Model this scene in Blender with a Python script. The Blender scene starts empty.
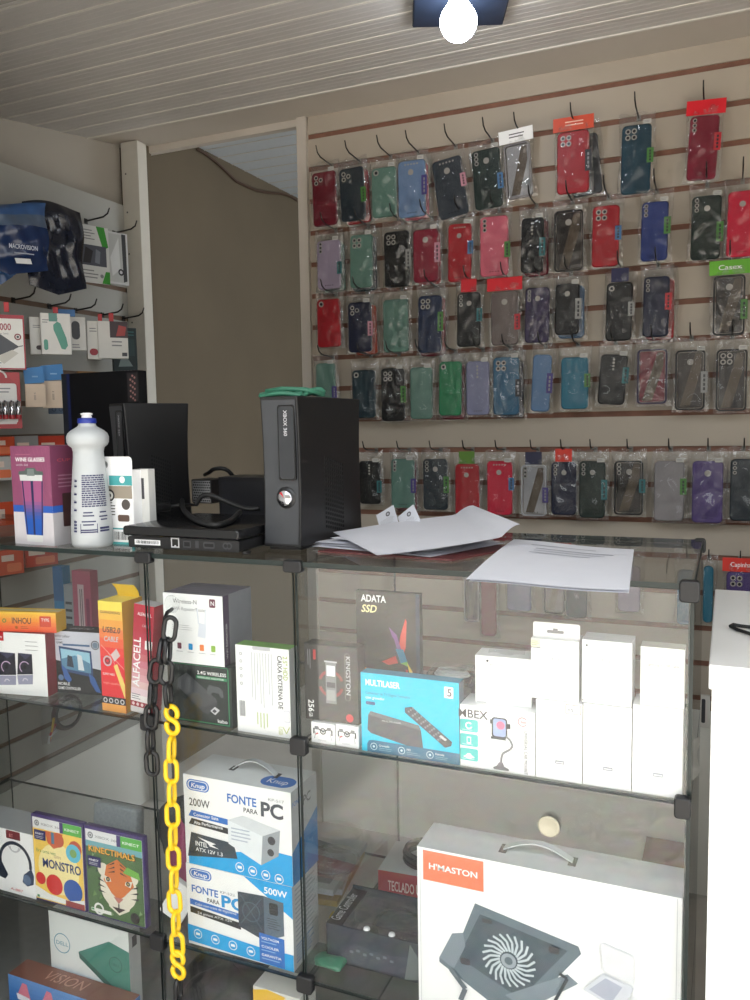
import bpy, bmesh, math, random
from mathutils import Vector, Matrix
random.seed(7)
PI = math.pi
scene = bpy.context.scene
COL = scene.collection

# ------------------------------------------------------------------ camera
F, YAW, PITCH, ROLL = 821.7, 0.4066295, 0.0911235, -0.0171230
CAM = Vector((0.0, -1.17, 1.30))
def _rot():
    cy, sy = math.cos(YAW), math.sin(YAW)
    A = Matrix(((cy, sy, 0), (-sy, cy, 0), (0, 0, 1)))
    B = Matrix(((1, 0, 0), (0, 0, -1), (0, 1, 0)))
    cp, sp = math.cos(PITCH), math.sin(PITCH)
    P = Matrix(((1, 0, 0), (0, cp, -sp), (0, sp, cp)))
    cr, sr = math.cos(ROLL), math.sin(ROLL)
    Q = Matrix(((cr, -sr, 0), (sr, cr, 0), (0, 0, 1)))
    return Q @ P @ B @ A
M3 = _rot()
cam_d = bpy.data.cameras.new('camera'); cam = bpy.data.objects.new('camera', cam_d); COL.objects.link(cam)
cam_d.sensor_fit = 'VERTICAL'; cam_d.sensor_height = 36.0; cam_d.lens = F * 36.0 / 1000.0
cam_d.clip_start = 0.02; cam_d.clip_end = 100
rt, dn, fw = M3[0], M3[1], M3[2]
mw = Matrix(((rt[0], -dn[0], -fw[0], CAM.x), (rt[1], -dn[1], -fw[1], CAM.y), (rt[2], -dn[2], -fw[2], CAM.z), (0, 0, 0, 1)))
cam.matrix_world = mw
scene.camera = cam
def ray(px, py): return M3.transposed() @ Vector(((px - 375) / F, (py - 500) / F, 1.0))
def onx(px, py, X): d = ray(px, py); return CAM + d * ((X - CAM.x) / d.x)
def ony(px, py, Y): d = ray(px, py); return CAM + d * ((Y - CAM.y) / d.y)
def onz(px, py, Z): d = ray(px, py); return CAM + d * ((Z - CAM.z) / d.z)

# ------------------------------------------------------------------ materials
def lin(c):
    r = []
    for x in c[:3]:
        x = x / 255.0
        r.append(x / 12.92 if x <= 0.04045 else ((x + 0.055) / 1.055) ** 2.4)
    return (r[0], r[1], r[2], 1.0)
_M = {}
def mat(name, rgb, rough=0.5, metal=0.0, var=0.06, scale=40.0, bump=0.0, bscale=200.0, coat=0.0, spec=0.5):
    if name in _M: return _M[name]
    m = bpy.data.materials.new(name); m.use_nodes = True
    nt = m.node_tree; b = nt.nodes['Principled BSDF']
    b.inputs['Roughness'].default_value = rough; b.inputs['Metallic'].default_value = metal
    b.inputs['Coat Weight'].default_value = coat
    b.inputs['Specular IOR Level'].default_value = spec
    tc = nt.nodes.new('ShaderNodeTexCoord')
    nz = nt.nodes.new('ShaderNodeTexNoise'); nz.inputs['Scale'].default_value = scale; nz.inputs['Detail'].default_value = 3
    nt.links.new(tc.outputs['Object'], nz.inputs['Vector'])
    rp = nt.nodes.new('ShaderNodeValToRGB')
    c = lin(rgb)
    rp.color_ramp.elements[0].position = 0.3; rp.color_ramp.elements[1].position = 0.7
    rp.color_ramp.elements[0].color = tuple(x * (1 - var) for x in c[:3]) + (1,)
    rp.color_ramp.elements[1].color = tuple(min(1, x * (1 + var)) for x in c[:3]) + (1,)
    nt.links.new(nz.outputs['Fac'], rp.inputs['Fac']); nt.links.new(rp.outputs['Color'], b.inputs['Base Color'])
    if bump:
        n2 = nt.nodes.new('ShaderNodeTexNoise'); n2.inputs['Scale'].default_value = bscale; n2.inputs['Detail'].default_value = 4
        nt.links.new(tc.outputs['Object'], n2.inputs['Vector'])
        bp = nt.nodes.new('ShaderNodeBump'); bp.inputs['Strength'].default_value = bump; bp.inputs['Distance'].default_value = 0.002
        nt.links.new(n2.outputs['Fac'], bp.inputs['Height']); nt.links.new(bp.outputs['Normal'], b.inputs['Normal'])
    _M[name] = m
    return m
def C(r, g, b, rough=0.45):      # printed ink / plain card colour
    return mat('ink_%d_%d_%d_%d' % (r, g, b, int(rough * 100)), (r, g, b), rough, var=0.03)
def clear(name, tint=(1, 1, 1), ior=1.5, rough=0.02, bump=0.0, bscale=60.0, extra=0.0, haze=(1, 1, 1), dist=0.004):
    """thin clear sheet: see-through with a Fresnel reflection, the same from either side"""
    if name in _M: return _M[name]
    m = bpy.data.materials.new(name); m.use_nodes = True
    nt = m.node_tree; nt.nodes.clear()
    out = nt.nodes.new('ShaderNodeOutputMaterial'); mix = nt.nodes.new('ShaderNodeMixShader')
    tr = nt.nodes.new('ShaderNodeBsdfTransparent'); gl = nt.nodes.new('ShaderNodeBsdfGlossy')
    tr.inputs['Color'].default_value = tint + (1,); gl.inputs['Roughness'].default_value = rough
    geo = nt.nodes.new('ShaderNodeNewGeometry'); fr = nt.nodes.new('ShaderNodeFresnel')
    mr = nt.nodes.new('ShaderNodeMapRange'); mr.inputs['To Min'].default_value = ior; mr.inputs['To Max'].default_value = 1 / ior
    nt.links.new(geo.outputs['Backfacing'], mr.inputs['Value']); nt.links.new(mr.outputs['Result'], fr.inputs['IOR'])
    if bump:
        tc = nt.nodes.new('ShaderNodeTexCoord'); n2 = nt.nodes.new('ShaderNodeTexNoise')
        n2.inputs['Scale'].default_value = bscale; n2.inputs['Detail'].default_value = 2; n2.inputs['Distortion'].default_value = 0.8
        nt.links.new(tc.outputs['Object'], n2.inputs['Vector'])
        bp = nt.nodes.new('ShaderNodeBump'); bp.inputs['Strength'].default_value = bump; bp.inputs['Distance'].default_value = dist
        nt.links.new(n2.outputs['Fac'], bp.inputs['Height'])
        nt.links.new(bp.outputs['Normal'], gl.inputs['Normal']); nt.links.new(bp.outputs['Normal'], fr.inputs['Normal'])
    nt.links.new(fr.outputs['Fac'], mix.inputs['Fac'])
    nt.links.new(tr.outputs[0], mix.inputs[1]); nt.links.new(gl.outputs[0], mix.inputs[2])
    last = mix
    if extra:                    # a slightly milky film
        m2 = nt.nodes.new('ShaderNodeMixShader'); df = nt.nodes.new('ShaderNodeBsdfDiffuse')
        df.inputs['Color'].default_value = haze + (1,); m2.inputs['Fac'].default_value = extra
        nt.links.new(mix.outputs[0], m2.inputs[1]); nt.links.new(df.outputs[0], m2.inputs[2]); last = m2
    nt.links.new(last.outputs[0], out.inputs['Surface'])
    _M[name] = m
    return m
def emit(name, rgb, s):
    m = bpy.data.materials.new(name); m.use_nodes = True; nt = m.node_tree; nt.nodes.clear()
    out = nt.nodes.new('ShaderNodeOutputMaterial'); e = nt.nodes.new('ShaderNodeEmission')
    e.inputs['Color'].default_value = lin(rgb); e.inputs['Strength'].default_value = s
    nt.links.new(e.outputs[0], out.inputs['Surface']); return m

GLASS = clear('glass_pane', (0.982, 0.990, 0.986), 1.5, 0.0)
BAG = clear('clear_plastic_bag', (0.95, 0.95, 0.95), 1.36, 0.04, bump=0.25, bscale=14, extra=0.003, dist=0.008)
BAGG = clear('shiny_plastic_bag', (0.95, 0.95, 0.95), 1.55, 0.035, bump=0.6, bscale=14, extra=0.003, dist=0.010)
BAGC = clear('crinkled_plastic_bag', (0.93, 0.93, 0.93), 2.1, 0.06, bump=1.0, bscale=46, extra=0.030, dist=0.016)
CLEARP = clear('clear_plastic', (0.95, 0.96, 0.96), 1.5, 0.05, bump=0.4, bscale=26, extra=0.03, dist=0.008)
CLEARB = clear('clear_case_back', (0.93, 0.93, 0.93), 1.35, 0.03, bump=0.12, bscale=12, extra=0.0, dist=0.004)
GEDGE = mat('glass_edge', (24, 36, 34), 0.3, var=0.1)
WHITE = mat('white_card', (238, 238, 238), 0.45, var=0.01)
OFFW = mat('off_white_card', (218, 216, 210), 0.5, var=0.02)
BLACK = mat('black_plastic', (24, 24, 26), 0.45, var=0.1, bump=0.05)
BLACKM = mat('black_rubber', (20, 20, 21), 0.6, var=0.1)
STEEL = mat('dark_steel_wire', (52, 50, 48), 0.35, metal=0.7)
CHROME = mat('chrome', (200, 200, 205), 0.12, metal=1.0)
GREYT = C(120, 120, 124); DGREY = C(60, 60, 64); LGREY = C(190, 190, 194); RED = C(190, 28, 38); INK = C(30, 30, 34)

# ------------------------------------------------------------------ mesh builder
_TX = {}
def text_geo(s, bold=0.0):
    bold = bold * .45; k = (s, bold)
    if k in _TX: return _TX[k]
    cu = bpy.data.curves.new('lettering', 'FONT'); cu.body = s; cu.resolution_u = 3; cu.offset = bold; cu.size = 1.0
    ob = bpy.data.objects.new('lettering', cu); COL.objects.link(ob)
    dg = bpy.context.evaluated_depsgraph_get(); dg.update()
    me = bpy.data.meshes.new_from_object(ob.evaluated_get(dg))
    vs = [(v.co.x / 0.7, v.co.y / 0.7) for v in me.vertices]; fs = [tuple(p.vertices) for p in me.polygons]
    bpy.data.objects.remove(ob); bpy.data.curves.remove(cu); bpy.data.meshes.remove(me)
    x0 = min((v[0] for v in vs), default=0); x1 = max((v[0] for v in vs), default=1)
    _TX[k] = ([(v[0] - x0, v[1]) for v in vs], fs, x1 - x0)
    return _TX[k]

def rrect(x0, x1, z0, z1, r, n=5):
    r = min(r, (x1 - x0) / 2 - 1e-5, (z1 - z0) / 2 - 1e-5); p = []
    for cx, cz, a in ((x1 - r, z0 + r, -90), (x1 - r, z1 - r, 0), (x0 + r, z1 - r, 90), (x0 + r, z0 + r, 180)):
        for i in range(n + 1):
            t = math.radians(a + 90 * i / n); p.append((cx + r * math.cos(t), cz + r * math.sin(t)))
    return p

class MB:
    def __init__(s): s.v = []; s.f = []; s.mi = []; s.sm = []; s.mats = []
    def add(s, vs, fs, m, smooth=False, T=None):
        if m not in s.mats: s.mats.append(m)
        i = s.mats.index(m); o = len(s.v)
        s.v += [tuple(T @ Vector(v)) for v in vs] if T else [tuple(v) for v in vs]
        for f in fs: s.f.append(tuple(o + k for k in f)); s.mi.append(i); s.sm.append(smooth)
        return s
    def box(s, x0, x1, y0, y1, z0, z1, m, T=None, **fm):
        vs = [(x0, y0, z0), (x1, y0, z0), (x1, y1, z0), (x0, y1, z0), (x0, y0, z1), (x1, y0, z1), (x1, y1, z1), (x0, y1, z1)]
        fs = dict(bottom=(0, 3, 2, 1), top=(4, 5, 6, 7), front=(0, 1, 5, 4), right=(1, 2, 6, 5), back=(2, 3, 7, 6), left=(3, 0, 4, 7))
        if not fm: return s.add(vs, list(fs.values()), m, False, T)
        o = len(s.v); s.v += [tuple(T @ Vector(v)) for v in vs] if T else vs
        for k, f in fs.items():
            mm = fm.get(k, m)
            if mm not in s.mats: s.mats.append(mm)
            s.f.append(tuple(o + q for q in f)); s.mi.append(s.mats.index(mm)); s.sm.append(False)
        return s
    def prism(s, pts, y0, y1, m, T=None, bev=0.0, smooth=False):
        """outline (x, z), counter-clockwise seen from -Y, pushed from y0 (front) to y1"""
        n = len(pts)
        cx = sum(p[0] for p in pts) / n; cz = sum(p[1] for p in pts) / n
        def shr(b):
            mx = max(abs(p[0] - cx) for p in pts); mz = max(abs(p[1] - cz) for p in pts)
            return [(cx + (p[0] - cx) * (1 - b / mx), cz + (p[1] - cz) * (1 - b / mz)) for p in pts]
        rings = [(y0, pts), (y1, pts)] if not bev else [(y0, shr(bev)), (y0 + bev * .3, shr(bev * .3)), (y0 + bev, pts), (y1 - bev, pts), (y1, shr(bev))]
        vs = []; fs = []
        for y, pp in rings: vs += [(p[0], y, p[1]) for p in pp]
        for k in range(len(rings) - 1):
            for i in range(n):
                j = (i + 1) % n; fs.append((k * n + i, k * n + j, k * n + n + j, k * n + n + i)[::-1])
        s.add(vs, fs, m, smooth or bool(bev), T)
        L = (len(rings) - 1) * n
        s.add([vs[i] for i in range(n)], [tuple(range(n))], m, False, T)
        return s.add([vs[L + i] for i in range(n)], [tuple(reversed(range(n)))], m, False, T)
    def tube(s, path, r, m, n=8, closed=False, T=None, smooth=True):
        P = [Vector(p) for p in path]; N = len(P); rr = r if isinstance(r, (list, tuple)) else [r] * N
        vs = []; up = None
        for i in range(N):
            a = P[(i - 1) % N] if (closed or i) else P[0]; b = P[(i + 1) % N] if (closed or i < N - 1) else P[-1]
            t = (b - a).normalized()
            if up is None:
                up = Vector((0, 0, 1)) if abs(t.z) < .9 else Vector((1, 0, 0))
            sd = t.cross(up).normalized(); up = sd.cross(t).normalized()
            for k in range(n):
                q = 2 * PI * k / n; vs.append(P[i] + (sd * math.cos(q) + up * math.sin(q)) * rr[i])
        fs = []
        for i in range(N if closed else N - 1):
            for k in range(n):
                j = (i + 1) % N; k2 = (k + 1) % n; fs.append((i * n + k, i * n + k2, j * n + k2, j * n + k))
        if not closed: fs += [tuple(reversed(range(n))), tuple((N - 1) * n + k for k in range(n))]
        return s.add(vs, fs, m, smooth, T)
    def lathe(s, prof, m, n=28, T=None, cap=True):
        vs = []; fs = []
        for r, z in prof:
            for k in range(n): vs.append((r * math.cos(2 * PI * k / n), r * math.sin(2 * PI * k / n), z))
        for i in range(len(prof) - 1):
            for k in range(n): k2 = (k + 1) % n; fs.append((i * n + k, i * n + k2, (i + 1) * n + k2, (i + 1) * n + k))
        s.add(vs, fs, m, True, T)
        if cap:
            L = (len(prof) - 1) * n
            s.add([vs[k] for k in range(n)], [tuple(reversed(range(n)))], m, False, T); s.add([vs[L + k] for k in range(n)], [tuple(range(n))], m, False, T)
        return s
    def grid(s, fn, nu, nv, m, T=None):
        vs = [fn(i / nu, j / nv) for j in range(nv + 1) for i in range(nu + 1)]
        fs = [(j * (nu + 1) + i, j * (nu + 1) + i + 1, (j + 1) * (nu + 1) + i + 1, (j + 1) * (nu + 1) + i) for j in range(nv) for i in range(nu)]
        return s.add(vs, fs, m, True, T)
    def build(s, name, parent=None, loc=None, rz=0.0, bevel=0.0, kind=None, rot=None):
        me = bpy.data.meshes.new(name); me.from_pydata(s.v, [], s.f)
        for m in s.mats: me.materials.append(m)
        me.polygons.foreach_set('material_index', s.mi); me.polygons.foreach_set('use_smooth', s.sm); me.update()
        o = bpy.data.objects.new(name, me); COL.objects.link(o)
        if parent: o.parent = parent
        if loc is not None: o.location = loc
        o.rotation_euler = rot if rot else (0, 0, rz)
        if bevel:
            b = o.modifiers.new('edge', 'BEVEL'); b.width = bevel; b.segments = 2; b.limit_method = 'ANGLE'; b.angle_limit = 0.7
        if kind: o['kind'] = kind
        return o

class Face:
    """a flat side of a thing; prints are laid on it in fractions of its width and height"""
    def __init__(s, mb, O, U, V, N):
        s.mb = mb; s.O = Vector(O); s.W = Vector(U).length; s.H = Vector(V).length
        s.u = Vector(U).normalized(); s.v = Vector(V).normalized(); s.n = Vector(N); s.k = 1
    def P(s, x, y): return s.O + s.u * x + s.v * y + s.n * (0.00005 * s.k)
    def pts(s, p, m):
        a = sum(p[i][0] * p[(i + 1) % len(p)][1] - p[(i + 1) % len(p)][0] * p[i][1] for i in range(len(p)))
        if a < 0: p = p[::-1]
        s.mb.add([s.P(*q) for q in p], [tuple(range(len(p)))], m); s.k += 1
    def poly(s, p, m): s.pts([(a * s.W, b * s.H) for a, b in p], m)
    def rect(s, a, b, c, d, m): s.poly([(a, b), (c, b), (c, d), (a, d)], m)
    def rr(s, a, b, c, d, m, r=0.2):
        q = rrect(a * s.W, c * s.W, b * s.H, d * s.H, r * min((c - a) * s.W, (d - b) * s.H)); s.pts(q, m)
    def disc(s, a, b, r, m, n=20, sq=1.0): s.pts([(a * s.W + r * s.W * math.cos(2 * PI * i / n), b * s.H + sq * r * s.W * math.sin(2 * PI * i / n)) for i in range(n)], m)
    def ring(s, a, b, r, w, m, n=24, t0=0, t1=1):
        vs = []; N = n if t1 - t0 < 1 else n
        for i in range(N + 1):
            t = 2 * PI * (t0 + (t1 - t0) * i / N)
            for q in (r, r - w): vs.append(s.P(a * s.W + q * s.W * math.cos(t), b * s.H + q * s.W * math.sin(t)))
        s.mb.add(vs, [(2 * i, 2 * i + 2, 2 * i + 3, 2 * i + 1) for i in range(N)], m); s.k += 1
    def line(s, p, w, m):
        for (a, b), (c, d) in zip(p, p[1:]):
            x0, y0, x1, y1 = a * s.W, b * s.H, c * s.W, d * s.H; L = math.hypot(x1 - x0, y1 - y0) or 1
            nx, ny = -(y1 - y0) / L * w * s.W / 2, (x1 - x0) / L * w * s.W / 2
            s.pts([(x0 + nx, y0 + ny), (x1 + nx, y1 + ny), (x1 - nx, y1 - ny), (x0 - nx, y0 - ny)], m)
    def text(s, t, a, b, h, m, w=None, rot=0, bold=0.0, al='l', slant=0.0, mirror=False):
        vs, fs, L = text_geo(t, bold); k = h * s.H; kx = k
        if rot in (90, -90) and w: kx = w * s.H / L
        elif w: kx = w * s.W / L
        r = math.radians(rot); c, sn = math.cos(r), math.sin(r); off = {'l': 0, 'c': -L / 2, 'r': -L}[al]
        q = []
        for x, y in vs:
            X = (x + off) * kx + slant * y * k; Y = y * k
            if mirror: X = -X
            q.append(s.P(a * s.W + X * c - Y * sn, b * s.H + X * sn + Y * c))
        s.mb.add(q, fs, m); s.k += 1
    def lines(s, a, b, c, d, n, m, th=0.35, rag=0.3):
        for i in range(n):
            y = d + (b - d) * (i + .5) / n; h = (d - b) / n * th / 2
            s.rect(a, y - h, a + (c - a) * (1 - rag * random.random()), y + h, m); s.k -= 1
        s.k += 1
    def vlines(s, a, b, c, d, n, m, th=0.35, rag=0.3):
        for i in range(n):
            x = a + (c - a) * (i + .5) / n; h = (c - a) / n * th / 2
            s.rect(x - h, d - (d - b) * (1 - rag * random.random()), x + h, d, m); s.k -= 1
        s.k += 1
    def barcode(s, a, b, c, d, m, n=22):
        for i in range(n):
            x = a + (c - a) * i / n; s.rect(x, b, x + (c - a) / n * random.choice((.35, .5, .75)), d, m); s.k -= 1
        s.k += 1

def tag(o, label=None, cat=None, group=None, kind=None):
    if label: o['label'] = label
    if cat: o['category'] = cat
    if group: o['group'] = group
    if kind: o['kind'] = kind
    return o
def empty(name, label, cat, loc=(0, 0, 0), rz=0.0, group=None, rot=None):
    o = bpy.data.objects.new(name, None); COL.objects.link(o); o.empty_display_size = .02
    o.location = loc; o.rotation_euler = rot if rot else (0, 0, rz)
    return tag(o, label, cat, group)
def copy_tree(o, parent=None):
    c = o.copy(); COL.objects.link(c)
    if parent: c.parent = parent; c.matrix_parent_inverse = o.matrix_parent_inverse
    for ch in list(o.children): copy_tree(ch, c)
    return c
def span(pxl, pxr, pyt, start, yaw, zb, row=600):
    """width and height of an upright front that starts at `start`, runs along yaw and ends under image column pxr; top at row pyt"""
    d = Vector((math.cos(yaw), math.sin(yaw))); r = ray(pxr, row)
    A = Matrix(((d.x, -r.x), (d.y, -r.y))); w = (A.inverted() @ Vector((CAM.x - start.x, CAM.y - start.y))).x
    q = ray(pxl, pyt); dist = math.hypot(start.x - CAM.x, start.y - CAM.y); z = CAM.z + q.z * dist / math.hypot(q.x, q.y)
    return w, z - zb
class Box:
    """a carton: body with printed sides. front-left-bottom corner is the local origin, the front looks along local -Y"""
    def __init__(s, w, d, h, m, **fm):
        s.w, s.d, s.h = w, d, h; s.mb = MB(); s.mb.box(0, w, 0, d, 0, h, m, **fm)
        s.front = Face(s.mb, (0, 0, 0), (w, 0, 0), (0, 0, h), (0, -1, 0)); s.top = Face(s.mb, (0, 0, h), (w, 0, 0), (0, d, 0), (0, 0, 1))
        s.right = Face(s.mb, (w, 0, 0), (0, d, 0), (0, 0, h), (1, 0, 0)); s.left = Face(s.mb, (0, d, 0), (0, -d, 0), (0, 0, h), (-1, 0, 0))
    def done(s, name, label, cat, loc, rz=0.0, group=None, parts=None, bevel=0.0008, rot=None):
        """with parts: an Empty at the base holding the carton; else one mesh"""
        if parts:
            e = empty(name, label, cat, loc, rz, group, rot); s.mb.build('carton', e, bevel=bevel)
            return e
        o = s.mb.build(name, None, loc, rz, bevel=bevel, rot=rot)
        return tag(o, label, cat, group)
def place(pxl, pxr, pyt, Y, zb, yaw=0.0, pyb=700):
    """front-left-bottom corner, width and height of a thing whose front-left edge stands at depth Y on height zb"""
    st = ony(pxl, pyb, Y); yaw = math.radians(yaw)
    # column follows the roll: use the row where the base projects
    for _ in range(3):
        q = M3 @ (Vector((st.x, Y, zb)) - CAM); row = 500 + F * q.y / q.z; st = ony(pxl, row, Y)
    st.z = zb
    w, h = span(pxl, pxr, pyt, st, yaw, zb, row)
    return st, w, h, yaw
# ------------------------------------------------------------------ the room
ZC, YB, XL = 2.24, 1.15, -1.85          # ceiling height, back slat wall, side slat wall
YF = -0.10                              # the shop's open front
WALLM = mat('cream_slat_board', (170, 160, 146), 0.5, var=0.03, scale=6)
WALLL = mat('pale_slat_board', (158, 158, 152), 0.5, var=0.03, scale=6)
GROOVE = mat('brown_groove', (122, 84, 68), 0.7, var=0.15, scale=30)
GROOVEL = mat('brown_groove_pale', (110, 90, 76), 0.7, var=0.15, scale=30)
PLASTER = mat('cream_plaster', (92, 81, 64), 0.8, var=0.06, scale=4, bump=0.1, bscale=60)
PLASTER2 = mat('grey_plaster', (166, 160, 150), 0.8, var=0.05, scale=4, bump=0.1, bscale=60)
PVC = mat('pvc_ceiling', (186, 182, 178), 0.4, var=0.04, scale=5)
PVCL = mat('pvc_seam', (206, 202, 194), 0.35, var=0.02)
BOARD = mat('beige_board', (190, 182, 172), 0.5, var=0.04, scale=5)
LOWW = mat('low_wall_paint', (234, 234, 228), 0.6, var=0.03, scale=3)
FLOORM = mat('floor_tile', (206, 202, 196), 0.4, var=0.1, scale=5)

def slat_wall(name, a0, a1, zs, z0, z1, board, groove, axis):
    """boards with real recessed grooves at heights zs; axis 'x' = back wall at YB, 'y' = side wall at XL"""
    m = MB(); G = 0.0075; cuts = [z0] + [q for z in sorted(zs) for q in (z - G, z + G)] + [z1]
    def bx(z_a, z_b, d0, d1, mm):
        if axis == 'x': m.box(a0, a1, YB + d0, YB + d1, z_a, z_b, mm)
        else: m.box(XL - d1, XL - d0, a0, a1, z_a, z_b, mm)
    for i in range(0, len(cuts), 2): bx(cuts[i], cuts[i + 1], 0, 0.005, board)
    bx(z0, z1, 0.005, 0.028, groove)
    return m.build(name, kind='structure')
ZB = [2.180 - 0.0957 * k for k in range(18)]
ZL = [1.760 - 0.0955 * k for k in range(16)]
slat_wall('wall_back', -1.205, 0.95, ZB, 0.52, ZC, WALLM, GROOVE, 'x')
MB().box(-1.235, -1.203, YB - 0.012, YB + 0.10, 0, ZC, BOARD).build('trim_1', kind='structure')
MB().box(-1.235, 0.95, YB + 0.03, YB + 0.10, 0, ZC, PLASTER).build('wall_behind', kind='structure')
MB().box(-1.205, 0.95, YB - 0.002, YB + 0.029, 0, 0.52, LOWW).build('baseboard_back', kind='structure')
slat_wall('wall_left', YF, 1.07, ZL, 0.29, 2.035, WALLL, GROOVEL, 'y')
MB().box(XL - 0.028, XL + 0.001, YF, 1.07, 0, 0.289, LOWW).build('baseboard_left', kind='structure')
m = MB()   # the plain wall above the side slats runs slightly askew
m.add([(-2.65, YF, 0), (-1.955, 1.16, 0), (-1.955, 1.16, 2.5), (-2.65, YF, 2.5)][:0], [], PLASTER2)
def yw(y): return -2.02 + (y - 0.74) * (0.12 / 0.26)
m.add([(min(XL - .03, yw(YF)), YF, 0), (XL - .03, 1.10, 0), (XL - .03, 1.10, 2.5), (min(XL - .03, yw(YF)), YF, 2.5)], [(0, 1, 2, 3)], PLASTER2)
m.add([(min(XL - .03, yw(YF)), YF, 0), (-2.9, YF, 0), (-2.9, 1.10, 0), (XL - .03, 1.10, 0), (min(XL - .03, yw(YF)), YF, 2.5), (-2.9, YF, 2.5), (-2.9, 1.10, 2.5), (XL - .03, 1.10, 2.5)], [(0, 4, 5, 1), (1, 5, 6, 2), (2, 6, 7, 3), (4, 7, 6, 5)], PLASTER2)
m.build('wall_left_upper', kind='structure')
POST = mat('white_post', (196, 192, 182), 0.45, var=0.02)
mb = MB().box(XL - 0.004, -1.785, 1.072, 1.118, 0, 2.235, POST)
fp = Face(mb, (XL - 0.004, 1.072, 0), (0.069, 0, 0), (0, 0, 2.235), (0, -1, 0))
for z in (0.955, 0.90, 0.84, 0.74): fp.disc(0.25, z, 0.045, DGREY, 10)
mb.build('trim_2', kind='structure', bevel=.002)
# ceiling: PVC strips with raised pale seams, then a plain board up to the slat wall
m = MB()
y = 1.0
while y > YF:
    y0 = max(y - 0.08, YF); m.box(-2.95, 0.95, y0 + 0.004, y, ZC, ZC + 0.02, PVC)
    m.box(-2.95, 0.95, y0 - 0.0022, y0 + 0.0042, ZC - 0.0022, ZC + 0.012, PVCL)
    for q in (0.02, 0.04, 0.06): m.box(-2.95, 0.95, y0 + q - .0004, y0 + q + .0004, ZC - 0.0006, ZC + 0.01, PVC)
    y -= 0.08
m.build('ceiling', kind='structure')
MB().box(-1.96, 0.95, 1.002, 1.165, ZC - 0.001, ZC + 0.03, BOARD).box(-1.96, 0.95, 0.998, 1.004, ZC - 0.004, ZC + 0.01, PVCL).build('trim_3', kind='structure')
MB().box(-1.96, -1.20, 1.150, 1.175, ZC - 0.022, ZC + 0.03, BOARD).build('trim_4', kind='structure')
MB().box(-3.2, 1.2, YF - .02, 4.2, ZC + 0.25, ZC + 0.30, PLASTER2).build('ceiling_upper', kind='structure')
MB().box(-3.2, 1.2, YF - .02, 4.2, -0.05, 0, FLOORM).build('floor', kind='structure')
MB().box(0.95, 1.0, YF, YB + .1, 0, ZC + .25, PLASTER2).build('wall_right', kind='structure')
# room beyond the doorway
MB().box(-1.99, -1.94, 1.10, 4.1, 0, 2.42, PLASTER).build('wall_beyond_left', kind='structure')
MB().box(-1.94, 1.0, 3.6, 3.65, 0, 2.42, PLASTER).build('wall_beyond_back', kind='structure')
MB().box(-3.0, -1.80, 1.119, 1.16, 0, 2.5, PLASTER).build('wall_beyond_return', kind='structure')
m = MB()
y = 1.18
PVCB = mat('pvc_ceiling_blue', (196, 202, 206), 0.4, var=0.03)
while y < 3.6:
    m.box(-1.94, 1.0, y, y + .096, 2.40, 2.42, PVCB); m.box(-1.94, 1.0, y + .095, y + .101, 2.398, 2.41, PVCL); y += .1
m.build('ceiling_beyond', kind='structure')
w = MB(); pth = []
for px, py in ((197, 149), (206, 154), (215, 161), (225, 170), (236, 181), (248, 187), (258, 191), (270, 193), (281, 193.5), (290, 196), (298, 201), (306, 209)):
    p = onx(px, py, -1.932); pth.append(p)
w.tube(pth, 0.006, mat('brown_cable', (70, 50, 36), 0.6), 6)
tag(w.build('electric_cable'), 'brown cable drooping along the beige wall inside the doorway', 'cable')
# open front at the counter, and the paved street outside
FRONT = mat('front_render', (120, 116, 110), 0.8, var=0.08, scale=5)
MB().box(-3.2, -1.42, YF - .10, YF, 0, ZC + .3, FRONT).build('wall_front', kind='structure')
MB().box(-1.42, 1.0, YF - .10, YF, 2.00, ZC + .3, FRONT).build('wall_front_header', kind='structure')  # unseen header, kept low to hold daylight off the upper back wall
MB().box(-1.62, -1.42, -1.55, YF - .10, 0, 2.9, mat('pale_pier_paint', (176, 176, 172), .7)).build('wall_front_pier', kind='structure')  # unseen pier, added to shape the glass reflections and the side light
MB().box(-1.62, 6.0, -0.85, YF - .10, 2.52, 2.60, mat('awning_underside', (150, 148, 144), .7)).build('ceiling_awning', kind='structure')  # unseen slab, added to block high skylight from upward-facing surfaces
MB().box(-14, 14, -9.3, -9.0, 0, 4.2, FRONT).build('wall_opposite', kind='structure')
pm = bpy.data.materials.new('stone_paving'); pm.use_nodes = True
nt = pm.node_tree; b = nt.nodes['Principled BSDF']; b.inputs['Roughness'].default_value = .8
tc = nt.nodes.new('ShaderNodeTexCoord'); vo = nt.nodes.new('ShaderNodeTexVoronoi'); vo.feature = 'DISTANCE_TO_EDGE'; vo.inputs['Scale'].default_value = 15.0
nz = nt.nodes.new('ShaderNodeTexNoise'); nz.inputs['Scale'].default_value = 22; nz.inputs['Detail'].default_value = 6
rp = nt.nodes.new('ShaderNodeValToRGB'); rp.color_ramp.elements[0].position = 0.0; rp.color_ramp.elements[1].position = 0.10
rp.color_ramp.elements[0].color = (.46, .43, .39, 1); rp.color_ramp.elements[1].color = (.78, .73, .66, 1)
mx = nt.nodes.new('ShaderNodeMixRGB'); mx.blend_type = 'MULTIPLY'; mx.inputs['Fac'].default_value = .6
nt.links.new(tc.outputs['Object'], vo.inputs['Vector']); nt.links.new(tc.outputs['Object'], nz.inputs['Vector'])
nt.links.new(vo.outputs['Distance'], rp.inputs['Fac']); nt.links.new(rp.outputs['Color'], mx.inputs['Color1']); nt.links.new(nz.outputs['Color'], mx.inputs['Color2'])
nt.links.new(mx.outputs['Color'], b.inputs['Base Color'])
MB().box(-12, 12, -16, YF - .02, -0.06, -0.01, pm).build('pavement', kind='structure')

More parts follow.
